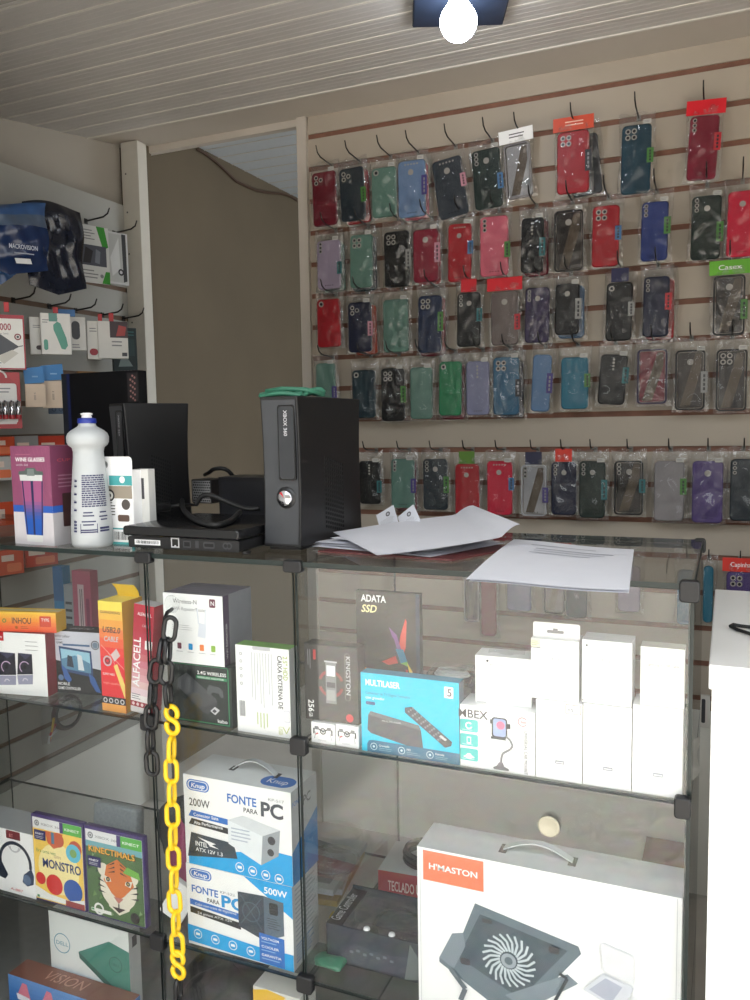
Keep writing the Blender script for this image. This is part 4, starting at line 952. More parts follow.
f.rr(.76, .30, .86, .92, C(120, 116, 112), .5); f.rr(.772, .306, .848, .914, BKC, .5); f.text('KINGSTON', .785, .88, .06, LGREY, w=.50, rot=-90, bold=.02)
f.ring(.50, .50, .24, .05, C(130, 40, 44), 24, .05, .45); f.ring(.50, .50, .24, .05, C(130, 40, 44), 24, .55, .95)
f.rect(.40, .24, .60, .78, C(120, 120, 122)); f.rect(.42, .60, .58, .74, C(220, 222, 224)); f.rect(.42, .28, .58, .42, C(150, 150, 150)); f.rect(.42, .45, .58, .52, DGREY); f.rect(.38, .78, .62, .80, LGREY)
f.text('256', .06, .26, .08, WHITE, w=.16, rot=-90, bold=.03); f.text('GB', .07, .085, .05, WHITE, w=.05, rot=-90); f.disc(.84, .08, .07, C(190, 60, 66)); f.rect(.17, .80, .22, .93, C(180, 60, 60)); f.vlines(.05, .66, .13, .93, 2, GREYT)
bx.done('flash_drive_carton', 'black carton with a flash drive picture standing on two little white cartons', 'box', st, a_)
# solid state drive carton behind the bright blue one
st, w, h, a_ = place(358.5, 421, 590, .100, zm); bx = Box(w, .014, h, mat('brown_black_card', (50, 44, 38), .35, var=.05)); f = bx.front
f.rect(.94, 0, 1, 1, C(40, 48, 66)); f.text('ADATA', .08, .925, .048, WHITE, w=.40, bold=.05); f.text('SSD', .08, .85, .052, C(236, 226, 170), w=.24, bold=.05, slant=.25)
f.poly([(.66, 0.573), (.70, 0.506), (.78, 0.622), (.80, 0.805), (.78, 0.822), (.70, 0.705)], C(214, 74, 60)); f.poly([(.60, 0.672), (.66, 0.573), (.72, 0.589), (.64, 0.705), (.52, 0.755), (.57, 0.689)], C(130, 84, 140)); f.poly([(.62, 0.606), (.70, 0.506), (.80, 0.523), (.74, 0.606)], C(60, 130, 160)); f.poly([(.40, 0.506), (.62, 0.556), (.66, 0.506), (.50, 0.485)], C(206, 70, 60)); f.poly([(.70, 0.506), (.80, 0.523), (.86, 0.456), (.80, 0.490)], C(110, 170, 70)); f.poly([(.80, 0.514), (.88, 0.456), (.88, 0.390), (.84, 0.423)], C(230, 190, 60))
for k in range(7): f.rect(.72 + .03 * (k % 4), .33 + .035 * (k // 2), .75 + .03 * (k % 4), .36 + .035 * (k // 2), C(190, 60, 50)); f.k -= 1
f.k += 1; f.rr(.05, .375, .16, .45, C(224, 140, 50), .1); f.rr(.19, .37, .29, .44, C(224, 140, 50), .1); f.text('3D', .07, .395, .03, WHITE, w=.07)
bx.done('drive_carton', 'tall black-brown carton with a colourful hummingbird behind the bright blue carton', 'box', st, a_)
# set-top box carton
st, w, h, a_ = place(362, 459.5, 672, .012, zm)
bx = Box(w, .024, h, CYAN, right=C(92, 110, 118), top=C(60, 140, 170)); f = bx.front
f.text('MULTILASER', .05, .845, .075, WHITE, w=.36, bold=.05); f.text('Conversor de TV Digital Terrestre', .05, .735, .035, C(30, 84, 120), w=.46); f.text('com gravador', .05, .675, .035, WHITE, w=.2); f.rr(.05, .60, .15, .64, C(40, 80, 130), .4); f.rr(.855, .80, .945, .94, WHITE, .12); f.text('5', .885, .825, .09, C(90, 90, 100), bold=.04); f.rect(.87, .81, .878, .93, CYAN)
f.poly([(.075, .47), (.62, .36), (.64, .14), (.62, .11), (.10, .24), (.065, .28)], C(70, 72, 78)); f.poly([(.075, .47), (.10, .52), (.60, .42), (.62, .36)], C(96, 100, 106)); f.text('MULTILASER', .22, .405, .022, LGREY, w=.20)
f.poly([(.46, .62), (.53, .64), (.93, .27), (.92, .22), (.86, .19), (.46, .56)], C(62, 64, 72))
for i in range(8):
    for j in range(3): f.rr(.49 + .042 * i + .022 * j, .565 - .043 * i + .022 * j, .507 + .042 * i + .022 * j, .59 - .043 * i + .022 * j, C(120, 124, 134), .3); f.k -= 1
f.k += 1; f.poly([(.80, .32), (.86, .27), (.88, .29), (.82, .34)], LGREY)
DBL = C(36, 104, 136); f.poly([(.06, .0), (1, .0), (1, .14), (.12, .155), (.08, .145), (.06, .10)], DBL)
for k, t in enumerate(('Gravação', 'HD', 'Entrada')):
    x = .13 + .29 * k; f.ring(x, .075, .036, .006, C(190, 220, 230)); f.disc(x, .075, .012, C(190, 220, 230)); f.text(t, x + .055, .085, .026, C(220, 236, 240)); f.lines(x + .055, .03, x + .2, .075, 2, C(110, 160, 180))
bx.done('set_top_box_carton', 'bright blue carton picturing a black receiver and remote on the middle shelf', 'box', st, a_)
# clear case with a coiled white cable on a grey carton
st, w, h, a_ = place(424, 472, 683, .16, zm, 4); bx = Box(w, .075, h, C(92, 96, 96), top=C(70, 72, 74)); bx.front.rr(.1, .2, .9, .8, C(110, 116, 118), .05)
bx.done('grey_carton', 'grey carton behind the bright blue carton, holding the clear cable case', 'box', st, a_)
e = empty('cable_case', 'clear plastic case with a coiled white cable inside', 'cable case', (st.x + .004, st.y + .004, zm + h + .0005), a_)
m = MB(); m.prism(rrect(0, w - .008, 0, .020, .004), 0, .06, CLEARP, bev=.001); m.build('clear_box', e)
m = MB(); m.box(.003, w - .011, .003, .057, .002, .005, C(50, 50, 52)); m.build('tray', e)
m = MB()
for k in range(3): m.tube([((w - .008) / 2 + (w * .36 - .003 * k) * math.cos(t * PI / 10), .03 + (.018 - .002 * k) * math.sin(t * PI / 10), .009 + .0036 * k) for t in range(20)], .0021, WHITE, 6, closed=True)
m.box(w * .30, w * .62, .024, .034, .008, .017, WHITE); m.build('coiled_cable', e)
# car mount carton
st, w, h, a_ = place(460.5, 535, 704, .012, zm); bx = Box(w, .055, h, WHITE); f = bx.front
f.text('MBEX', -.02, .80, .13, DGREY, w=.40, bold=.03)
for k in range(3): b0 = .57 - .235 * k; f.rr(.0, b0, .245, b0 + .20, TEALP, .15); f.k += 0
f.ring(.12, .67, .05, .02, WHITE, 20, .1, .95); f.rr(.09, .375, .15, .49, WHITE, .15); f.rr(.10, .40, .14, .47, TEALP, .1); f.poly([(.04, .16), (.08, .19), (.10, .22), (.14, .22), (.16, .19), (.20, .16), (.12, .13)], WHITE)
for k in range(3): f.lines(.03, .585 - .235 * k, .22, .615 - .235 * k, 1, C(180, 226, 222))
PH = C(152, 168, 206); f.rr(.43, .53, .64, .86, DGREY, .2); f.rr(.45, .56, .62, .84, PH, .2); f.disc(.55, .74, .055, C(224, 120, 150)); f.rect(.41, .75, .45, .82, DGREY); f.rect(.62, .70, .68, .78, DGREY); f.rect(.42, .51, .62, .55, DGREY)
f.line([(.62, .58), (.68, .52), (.71, .44), (.68, .38), (.58, .30), (.56, .22), (.555, .12)], .028, GREYT); f.poly([(.46, .03), (.66, .03), (.66, .06), (.60, .09), (.58, .15), (.53, .15), (.50, .09), (.45, .06)], C(96, 96, 102))
f.text('UNIVERSAL CAR MOUNT', .86, .70, .055, GREYT, w=.68, rot=-90); f.ring(.84, .84, .06, .008, C(210, 60, 80), 24, .1, .9); f.text('360', .815, .82, .035, C(210, 60, 80), w=.07)
bx.done('car_mount_carton', 'white and teal carton picturing a flexible phone mount on the middle shelf', 'box', st, a_); zmb = zm + h
# white adapter cartons: three on the shelf, others on them
low3 = []
for x0, x1, yt, lab in ((536, 582, 699, 'tall white adapter carton beside the phone mount carton'), (583, 631, 703, 'middle one of three tall white adapter cartons on the shelf'), (632, 682, 704, 'tall white adapter carton under the white cable carton')):
    st, w, h, a_ = place(x0, x1, yt, .012, zm); bx = Box(w, .05, h, WHITE); f = bx.front
    f.text('10W', .1, .86, .055, LGREY, w=.22); f.text('USB Power Adapter', .12, .76, .045, LGREY, w=.76); f.rr(.42, .21, .62, .255, C(150, 152, 160), .1); f.rect(.44, .225, .60, .235, WHITE); f.lines(.35, .05, .65, .07, 1, C(206, 214, 226))
    if x0 == 536: f.rr(.64, .86, .97, .98, C(210, 150, 150), .1); f.rr(.655, .868, .955, .972, WHITE, .1); f.text('R$', .70, .89, .04, GREYT)
    f.poly([(0, .9985), (1, .9985), (1, 1), (0, 1)], LGREY)
    bx.done('adapter_carton', lab, 'box', st, a_, 'tall white adapter cartons'); low3.append(zm + h)
st, w, h, a_ = place(475.5, 531.5, 655, .026, zmb + .0005, 3); bx = Box(w, .045, h, WHITE, right=C(214, 214, 216)); f = bx.front
f.disc(.22, .90, .022, DGREY); f.text('EarPods', .12, .81, .04, GREYT, w=.10); f.text('Lightning Connector', .24, .81, .04, GREYT, w=.34); f.lines(.22, .75, .34, .78, 1, LGREY); f.rect(.02, .01, .2, .04, LGREY)
e = bx.done('earphone_carton', 'squarish white carton with a crumpled clear tab on the phone mount carton', 'box', st, a_, parts=True)
m = MB(); m.grid(lambda u, v: (w * (.2 + .65 * u), .014 + .012 * v, h + .0015 + .006 * v + .002 * math.sin(9 * u)), 8, 3, CLEARP); m.grid(lambda u, v: (w * (.2 + .65 * (1 - u)), .014 + .012 * v, h + .001 + .006 * v + .002 * math.sin(9 * (1 - u))), 8, 3, CLEARP); m.build('clear_tab', e)
st, w, h, a_ = place(531, 578.5, 638, .016, low3[0] + .0005); bx = Box(w, .04, h, WHITE, left=C(206, 206, 206)); f = bx.front
f.text('USB', .13, .84, .035, LGREY, w=.10); f.text('Power Adapter', .13, .77, .035, LGREY, w=.55); f.rect(.44, .66, .47, .71, LGREY); f.rect(.56, .65, .59, .70, LGREY); f.rr(.0, .86, .2, .99, C(226, 228, 196), .1); f.lines(.02, .88, .18, .97, 3, C(150, 150, 120)); f.rect(.0, .845, .2, .86, GREYT)
e = bx.done('adapter_carton', 'white carton with a raised hang tab on the tall white carton', 'box', st, a_, parts=True)
m = MB(); HTAB = rrect(.001, w, h - .001, h + .023, .003); m.prism(HTAB, .010, .0106, WHITE); f = Face(m, (.001, .010, h), (w - .001, 0, 0), (0, 0, .023), (0, -1, 0)); f.rr(.30, .32, .66, .52, GREYT, .4); f.rect(.43, .5, .53, .64, GREYT); m.build('hang_tab', e)
st, w, h, a_ = place(581.5, 631.5, 639, .014, low3[1] + .0005); bx = Box(w, .045, h, WHITE, top=C(214, 214, 214)); f = bx.front
f.disc(.10, .91, .022, DGREY); f.lines(.10, .84, .17, .86, 1, LGREY); f.rect(.41, .68, .44, .72, LGREY); f.rect(.55, .66, .58, .70, LGREY); f.disc(.03, .04, .014, DGREY)
bx.done('adapter_carton', 'white carton with a small round mark standing between the tabbed carton and cable carton', 'box', st, a_)
st, w, h, a_ = place(640, 693, 646, .013, low3[2] + .0005); w = min(w, XB - .009 - st.x); bx = Box(w, .03, h, mat('ivory_card', (238, 237, 233), .45, var=.01), top=C(206, 202, 190)); f = bx.front
f.disc(.50, .84, .035, LGREY); f.text('Lightning to USB Cable', .14, .68, .05, GREYT, w=.74); f.text('(1 m)', .42, .61, .04, GREYT, w=.14)
f.line([(.20, .36), (.20, .44), (.26, .46)], .02, C(206, 214, 222)); f.line([(.44, .46), (.52, .42)], .02, C(206, 214, 222)); f.rr(.66, .42, .80, .56, C(214, 226, 236), .1); f.rect(.71, .05, .74, .36, C(222, 226, 230))
bx.done('cable_carton', 'ivory white cable carton at the end of the shelf by the side glass', 'box', st, a_)
# thin clear packet at the end of the shelf
m = MB(); st = ony(683, 795, .05)
m.grid(lambda u, v: (st.x + .004 + .014 * u + .002 * math.sin(9 * v), .05 + .05 * u + .004 * math.sin(7 * v + 3 * u), zm + .0005 + .062 * v), 6, 10, OFFW); m.grid(lambda u, v: (st.x + .0045 + .014 * (1 - u) + .002 * math.sin(9 * v), .0505 + .05 * (1 - u) + .004 * math.sin(7 * v + 3 * (1 - u)), zm + .0005 + .062 * v), 6, 10, OFFW)
tag(m.build('plastic_packet'), 'crinkled pale packet squeezed between the white cartons and the side glass', 'packet')

# ------------------------------------------------------------------ low shelf
# headphone carton
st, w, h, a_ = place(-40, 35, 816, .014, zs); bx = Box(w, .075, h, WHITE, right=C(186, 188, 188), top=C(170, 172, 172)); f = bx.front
f.rr(.66, .86, .84, .99, C(110, 30, 40), .1); f.text('BT', .70, .89, .05, C(220, 150, 150)); f.ring(.76, .80, .09, .014, LGREY, 20, .5, 1); f.ring(.76, .75, .06, .012, LGREY, 20, .5, 1)
HPH = C(30, 40, 58); f.ring(.76, .50, .21, .035, HPH, 28, -.03, .53); f.poly([(.54, .50), (.58, .48), (.66, .28), (.62, .20), (.55, .22), (.53, .34)], HPH); f.poly([(.96, .46), (.99, .36), (.98, .22), (.90, .17), (.84, .22), (.86, .34)], C(44, 60, 88)); f.disc(.90, .27, .05, C(90, 110, 140)); f.text('A-887', .68, .05, .04, C(190, 60, 60), w=.16)
e = bx.done('headphone_carton', 'white carton picturing dark headphones at the end of the low shelf', 'box', st, a_)
# two video game cases
PURP = mat('purple_case', (62, 42, 104), .3)
def game_case(x0, x1, yt, Y, lab, art):
    st, w, h, a_ = place(x0, x1, yt, Y, zs); e = empty('game_case', lab, 'video game case', st, a_, 'video game cases on the low shelf')
    m = MB(); m.prism(rrect(0, w, 0, h, .003), 0, .014, PURP, bev=.001); m.build('plastic_case', e)
    m = MB(); m.box(.004, w - .003, -.0004, .0, .004, h - .006, C(238, 236, 232)); f = Face(m, (.004, -.0004, .004), (w - .007, 0, 0), (0, 0, h - .010), (0, -1, 0))
    f.rect(.0, .87, 1, 1, C(222, 222, 222)); f.ring(.09, .935, .05, .02, GREYT); f.disc(.09, .935, .02, GREYT); f.text('XBOX 360', .17, .915, .030, GREYT, w=.42); f.rect(.56, .87, .63, 1, PURP); f.rect(.63, .86, 1, 1, C(86, 170, 70)); f.text('KINECT', .665, .915, .030, WHITE, w=.29, bold=.03)
    art(f); pv = .735 if art is art1 else .575; f.rr(.03, pv, .27, pv + .12, C(44, 38, 96), .08); f.text('KINECT', .06, pv + .065, .022, WHITE, w=.17, bold=.04); f.lines(.06, pv + .015, .23, pv + .05, 2, LGREY)
    m.build('cover_sheet', e); return e
def art1(f):
    rnd = random.Random(5)
    f.rect(0, 0, 1, .87, C(240, 200, 90)); f.disc(.5, .42, .42, C(244, 226, 160)); f.poly([(.25, .86), (.62, .86), (.55, .70), (.42, .66), (.30, .72)], C(196, 92, 50)); f.disc(.52, .78, .12, C(190, 84, 50)); f.disc(.86, .72, .13, C(190, 84, 60)); f.rect(.38, .72, .44, .86, C(70, 110, 140))
    f.disc(.82, .66, .15, C(90, 180, 206)); f.disc(.82, .66, .07, C(120, 160, 90)); f.text('Era uma vez', .06, .585, .04, C(80, 140, 80), w=.4); f.text('um', .42, .55, .05, C(180, 150, 120), w=.14); f.text('MONSTRO', .18, .415, .105, C(36, 54, 110), w=.78, bold=.05)
    f.disc(.40, .22, .17, C(206, 40, 40)); f.disc(.12, .26, .10, C(206, 40, 40)); f.disc(.78, .20, .19, C(36, 82, 160)); f.poly([(.0, .02), (.0, .16), (.3, .09), (.7, .07), (1, .12), (1, .02)], C(232, 232, 228)); f.rect(.03, .015, .6, .05, C(236, 236, 232)); f.rect(.62, .0, 1, .07, C(150, 60, 60)); f.rect(.03, .02, .08, .05, C(50, 140, 80))
def art2(f):
    rnd = random.Random(8)
    f.rect(0, 0, 1, .87, C(74, 104, 60))
    for k in range(40): x, y = rnd.random(), rnd.uniform(0, .84); s = rnd.uniform(.03, .08); f.poly([(x, y), (min(1, x + s), min(.86, y + s * .4)), (min(1, x + s * .4), min(.86, y + s))], rnd.choice((C(50, 84, 46), C(100, 132, 76), C(40, 66, 44), C(130, 156, 110)))); f.k -= 1
    f.k += 1; f.rect(0, .80, 1, .87, C(110, 166, 176))
    # a plain striped big-cat face
    OR = C(206, 112, 50); WH = C(222, 214, 196); BK = C(44, 38, 36)
    f.disc(.30, .56, .10, WH); f.disc(.82, .54, .10, WH); f.disc(.56, .38, .33, WH); f.poly([(.30, .44), (.36, .62), (.56, .72), (.76, .62), (.84, .44), (.66, .30), (.56, .24), (.44, .30)], OR); f.poly([(.34, .30), (.56, .22), (.78, .30), (.74, .14), (.56, .06), (.38, .14)], WH)
    for s in (-1, 1):
        f.poly([(.56 + s * .26, .50), (.56 + s * .14, .48), (.56 + s * .12, .44), (.56 + s * .22, .42)], WH); f.disc(.56 + s * .18, .46, .035, BK); f.disc(.56 + s * .18, .46, .016, C(170, 150, 90))
        for k in range(3): f.poly([(.56 + s * .36, .46 - .07 * k), (.56 + s * .22, .41 - .06 * k), (.56 + s * .35, .43 - .07 * k)], BK)
        for k in range(3): f.poly([(.56 + s * .05, .68 - .05 * k), (.56 + s * .18, .62 - .04 * k), (.56 + s * .05, .66 - .05 * k)], BK)
    f.poly([(.47, .27), (.65, .27), (.56, .20)], C(190, 120, 110)); f.poly([(.44, .15), (.68, .15), (.56, .09)], C(60, 40, 40)); f.line([(.56, .20), (.56, .15)], .02, BK)
    f.text('KINECTIMALS', .055, .745, .075, C(96, 52, 24), w=.84, bold=.06); f.text('KINECTIMALS', .06, .752, .07, C(240, 176, 60), w=.82, bold=.03); f.poly([(.66, .58), (.96, .54), (.94, .62), (.74, .66)], C(110, 170, 70))
    f.rect(.06, .04, .42, .08, C(226, 226, 220)); f.ring(.20, .08, .09, .03, C(226, 226, 220)); f.rect(.07, .05, .11, .075, C(50, 140, 80)); f.disc(.84, .08, .08, BK)
game_case(35.5, 86, 812, .016, 'purple video game case with a yellow cover beside the headphone carton', art1)
game_case(88, 146, 824, .016, 'purple video game case with a striped big cat on a green cover', art2)
# bubble wrap and dark pouches behind
m = MB(); st = ony(96, 860, .14)
m.prism(rrect(0, .115, .0, .150, .006), 0, .03, mat('bubble_wrap', (150, 156, 158), .3, var=.12, scale=160, bump=.9, bscale=140), bev=.004)
tag(m.build('bubble_wrap_pouch', None, (st.x - .005, .13, zs + .005), rot=(math.radians(-6), 0, 0)), 'grey bubble wrap pouch standing behind the striped cat game case', 'pouch')
def lump(name, label, cat, px0, px1, pyt, Y, dep, mm, seed, base=None):
    zb = zs if base is None else base
    st, w, h, a_ = place(px0, px1, pyt, Y, zb); rnd = random.Random(seed); ph = [rnd.random() * 6 for _ in range(6)]
    m = MB(); n, k = 22, 12; vs = []; fs = []
    for j in range(k + 1):
        v = j / k; sq = (1 - abs(2 * v - 1) ** 3.2) ** .5 if 0 < j < k else .02
        for i in range(n):
            t = 2 * PI * i / n; ct, s_ = math.cos(t), math.sin(t); ex = lambda q: math.copysign(abs(q) ** .55, q)
            rr = 1 + .07 * math.sin(3 * t + ph[0] + 4 * v) + .06 * math.sin(5 * t - 7 * v + ph[1])
            vs.append((w / 2 + w / 2 * ex(ct) * sq * rr * .95, dep / 2 + dep / 2 * ex(s_) * sq * rr * .95, h * max(0.0, v * (1 + .08 * math.sin(2 * t + ph[2])))))
    for j in range(k):
        for i in range(n): i2 = (i + 1) % n; fs.append((j * n + i, j * n + i2, (j + 1) * n + i2, (j + 1) * n + i))
    fs.append(tuple(k * n + i for i in range(n)))
    m.add(vs, fs, mm, True); return tag(m.build(name, None, st, a_), label, cat)
PCH = mat('black_nylon', (28, 28, 30), .5, var=.15, bump=.4, bscale=60)
lump('black_pouch', 'lumpy black pouch behind the game cases and the yellow chain', 'pouch', 152, 206, 802, .20, .10, PCH, 2)
lump('pink_pouch', 'small dark pink pouch half hidden behind the yellow chain', 'pouch', 168, 188, 826, .10, .04, C(150, 50, 96), 4)
st = ony(152, 905, .035); bx = Box(.05, .012, .075, WHITE); bx.done('white_carton', 'small white carton tilted behind the yellow chain on the low shelf', 'box', (st.x + .012, .040, zs + .029), 0, rot=(0, math.radians(32), math.radians(10)))
# power supply cartons, one on the other
def psu(x0, x1, yt, zb, Y, watt, model, dark, top_handle, lab, dep):
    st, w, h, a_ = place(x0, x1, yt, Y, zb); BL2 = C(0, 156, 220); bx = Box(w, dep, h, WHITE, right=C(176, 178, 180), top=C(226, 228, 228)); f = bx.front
    f.rr(.03, .83, .25, .955, BLUE, .5); f.rr(.042, .842, .238, .943, WHITE, .5); f.rr(.05, .85, .23, .935, BLUE, .5); f.text('Knup', .075, .868, .05, WHITE, w=.13, bold=.04, slant=.2)
    if not dark:
        f.text('200W', .05, .66, .085, DGREY, w=.20, bold=.02); f.text('FONTE', .42, .78, .09, BLUE, w=.27, bold=.05); f.text('PARA', .57, .70, .05, DGREY, w=.13, bold=.04); f.text('PC', .73, .70, .15, C(70, 74, 82), w=.20, bold=.07); f.text('KP-517', .80, .875, .03, GREYT, w=.14)
        f.poly([(.04, .54), (.42, .52), (.42, .585), (.07, .61)], BLUE); f.text('Conector Sata', .09, .55, .035, WHITE, w=.24, bold=.03); f.poly([(.04, .45), (.42, .42), (.42, .485), (.07, .52)], INK); f.text('Alta Performance', .09, .46, .035, WHITE, w=.28, bold=.03)
        f.poly([(.03, .0), (1, .0), (1, .33), (.80, .34), (.03, .10)], BL2); f.poly([(.02, .08), (.50, .17), (.47, .33), (.06, .36)], C(44, 56, 68)); f.text('INTEL', .10, .22, .05, WHITE, w=.12, bold=.04); f.text('ATX 12V 1.3', .10, .16, .04, WHITE, w=.26, bold=.03); f.poly([(.12, .32), (.30, .28), (.26, .26), (.33, .23), (.24, .24), (.22, .27)], WHITE)
        f.poly([(.42, .58), (.56, .66), (.90, .58), (.74, .45)], C(206, 210, 214)); f.poly([(.42, .58), (.74, .48), (.72, .16), (.42, .32)], C(222, 226, 230)); f.poly([(.74, .48), (.90, .58), (.88, .30), (.72, .16)], C(150, 156, 162)); f.lines(.45, .36, .66, .52, 4, C(170, 180, 196)); f.disc(.82, .45, .035, DGREY); f.disc(.81, .32, .03, DGREY)
    else:
        f.poly([(.56, 1), (1, 1), (1, .62)], BL2); f.text('500W', .745, .855, .075, WHITE, w=.21, bold=.04); f.text('FONTE', .05, .66, .085, BLUE, w=.26, bold=.05); f.text('PARA', .20, .575, .05, DGREY, w=.12, bold=.04); f.text('PC', .34, .565, .14, C(0, 140, 206), w=.22, bold=.07); f.text('KP-522', .33, .725, .03, GREYT, w=.14)
        f.poly([(.03, .50), (.52, .45), (.52, .53), (.03, .57)], BLUE); f.text('Cabo com trava de seguranca', .08, .505, .03, WHITE, w=.40); f.poly([(.03, .40), (.52, .34), (.52, .42), (.03, .475)], INK); f.text('24 pinos ATX 12V', .10, .40, .03, WHITE, w=.34)
        f.poly([(.50, .80), (.74, .82), (.92, .79), (.92, .40), (.74, .28), (.50, .38)], C(50, 60, 72)); f.poly([(.74, .82), (.92, .79), (.92, .40), (.74, .28)], C(84, 98, 112)); f.line([(.52, .78), (.72, .40)], .01, C(70, 84, 96)); f.line([(.52, .42), (.72, .78)], .01, C(70, 84, 96)); f.ring(.62, .59, .085, .012, C(70, 84, 96)); f.rr(.79, .62, .87, .76, INK, .2); f.lines(.77, .44, .89, .58, 5, C(50, 60, 70))
        f.poly([(.0, .04), (1, .0), (1, .20), (.70, .19), (.0, .245)], BL2)
        f.poly([(.69, .02), (.92, .01), (.92, .36), (.69, .37)], BLUE); f.text('VOLTAGEM', .71, .30, .03, WHITE, w=.16, bold=.03); f.text('COOLER', .71, .20, .03, WHITE, w=.16, bold=.03); f.text('GARANTIA', .71, .10, .03, WHITE, w=.18, bold=.03)
        for z in (.26, .16, .06): f.lines(.71, z, .88, z + .025, 1, C(150, 190, 230))
    for k in range(4): x = (.52 + .12 * k) if not dark else (.10 + .17 * k); yb = .085 - .01 * k if not dark else .15 - .012 * k; f.ring(x, yb, .040, .006, WHITE); f.rr(x - .02, yb - .015, x + .02, yb + .015, WHITE, .2)
    g = bx.right
    if not dark: g.text('FONTE', .05, .83, .05, BLUE, w=.35); g.text('PC', .45, .76, .10, DGREY, w=.3, bold=.04); g.poly([(0, .35), (1, .62), (1, 0), (0, 0)], C(30, 110, 170))
    else: g.lines(.1, .30, .95, .95, 12, C(140, 144, 150)); g.lines(.1, .05, .8, .28, 6, C(40, 90, 150))
    t = bx.top
    if top_handle: t.rr(.66, .12, .96, .55, BLUE, .5); t.text('Knup', .72, .25, .18, WHITE, w=.18)
    e = bx.done('power_supply_carton', lab, 'box', st, a_, 'power supply cartons', parts=True)
    if top_handle:
        m = MB(); pts = [(w * (.34 + .40 * k / 14), dep * .55, h + .001 + .020 * math.sin(PI * k / 14)) for k in range(15)]
        vs = []; 
        for p in pts: vs += [(p[0], p[1] - .006, p[2]), (p[0], p[1] + .006, p[2]), (p[0], p[1] + .006, p[2] + .0018), (p[0], p[1] - .006, p[2] + .0018)]
        m.add(vs, [(4 * k + q, 4 * k + (q + 1) % 4, 4 * k + 4 + (q + 1) % 4, 4 * k + 4 + q) for k in range(14) for q in range(4)], mat('handle_plastic', (196, 200, 202), .25)); m.build('carry_handle', e)
        m = MB(); m.box(w * .31, w * .36, dep * .45, dep * .65, h + .0003, h + .0008, INK); m.box(w * .73, w * .77, dep * .45, dep * .65, h + .0003, h + .0008, INK); m.build('handle_slot', e)
    return h
h5 = psu(189, 293.5, 862, zs, .013, 500, 'KP-522', True, False, 'white and blue power supply carton marked 500W, lower of the two stacked', .095)
psu(186.5, 292.5, 773, zs + h5 + .0006, .014, 200, 'KP-517', False, True, 'white and blue power supply carton marked 200W with a carry handle, upper one', .095)
# dark carton with a clear window lying on its back
st = onz(327, 962, zs); w, h = span(324, 420, 926, Vector((st.x, .085, zs)), math.radians(3), zs, 965); st = Vector((-.640, .064, zs))
e = empty('gamepad_carton', 'dark carton with a clear window showing black gamepads, lying on the low shelf', 'box', st, math.radians(1))
w = .180; dp = .120; hh = .070
m = MB(); NB = mat('navy_card', (40, 46, 58), .35); m.box(0, w, 0, dp, 0, .004, NB); m.box(0, w, 0, .003, 0, hh, NB); m.box(0, w, dp - .003, dp, 0, hh + .006, NB); m.box(0, .003, 0, dp, 0, hh, NB); m.box(w - .003, w, 0, dp, 0, hh, NB); m.box(.003, .030, .003, dp - .003, hh - .003, hh, mat('black_card', (22, 22, 26), .3))
f = Face(m, (0, 0, 0), (w, 0, 0), (0, 0, hh), (0, -1, 0)); f.poly([(.12, .15), (.40, .05), (.75, .08), (.9, .3), (.86, .6), (.6, .5), (.3, .62)], C(54, 60, 74)); 
for k in range(7): f.rr(.25 + .07 * k, .35 + .06 * (k % 2), .29 + .07 * k, .42 + .06 * (k % 2), C(90, 96, 108), .3)
f.poly([(.82, .0), (1, .1), (1, .5), (.88, .95)], C(96, 104, 104)); t = Face(m, (.003, .003, hh), (.027, 0, 0), (0, dp - .006, 0), (0, 0, 1)); t.text('Game Controller', .6, .1, .16, LGREY, w=.75, rot=90)
m.build('carton', e)
m = MB(); m.box(.030, w - .004, .004, dp - .004, hh - .0014, hh - .0008, CLEARP); m.build('window', e)
for k in range(3):
    x = .038 + .046 * k; m = MB(); m.prism([(x + a, b) for a, b in ((0, .028), (.004, .012), (.014, .012), (.020, .024), (.030, .024), (.036, .012), (.044, .012), (.046, .028), (.040, .052), (.008, .052))], .020, .050, BLACK, bev=.003); m.build('gamepad', e)
m = MB(); m.tube([(.07, .05, .05), (.074, .06, .062), (.085, .085, .064), (.11, .10, .062), (.14, .10, .05)], .003, BLACKM); m.build('cable', e)
for x in (.075, .122):
    MB().lathe([(.0001, .003), (.005, .003), (.006, 0)], WHITE, 14).build('white_tie', e, (x, .008, hh))
# keyboard carton with a black cable coil on it, papers and bits
st = onz(379, 895, zs); st = Vector((-.628, .27, zs)); st, w, h, a_ = place(378.5, 440, 882, .275, zs, 4); h = .060
bx = Box(w, .12, h, C(168, 44, 52), top=C(206, 206, 204)); bx.front.text('TECLADO USB', .16, .35, .34, C(226, 196, 190), w=.62, bold=.03)
bx.done('keyboard_carton', 'red and white keyboard carton lying at the back of the low shelf', 'box', st, a_)
m = MB(); cc = Vector((st.x + .085, st.y + .07, zs + h + .0045))
for k in range(4): m.tube([(cc.x + (.052 - .003 * (k % 2)) * math.cos(t * PI / 14), cc.y + (.045 - .003 * (k % 2)) * math.sin(t * PI / 14), cc.z + .0062 * k) for t in range(28)], .0042, BLACKM, 8, closed=True)
m.tube([(cc.x + .04, cc.y - .03, cc.z + .024), (cc.x + .048, cc.y - .05, cc.z + .02), (cc.x + .05, cc.y - .066, cc.z + .004), (cc.x + .05, cc.y - .078, cc.z - .01)], .0042, BLACKM)
tag(m.build('coiled_cable'), 'thick black cable coil lying on the red keyboard carton', 'cable')
st = ony(306, 890, .16); zpk = zs
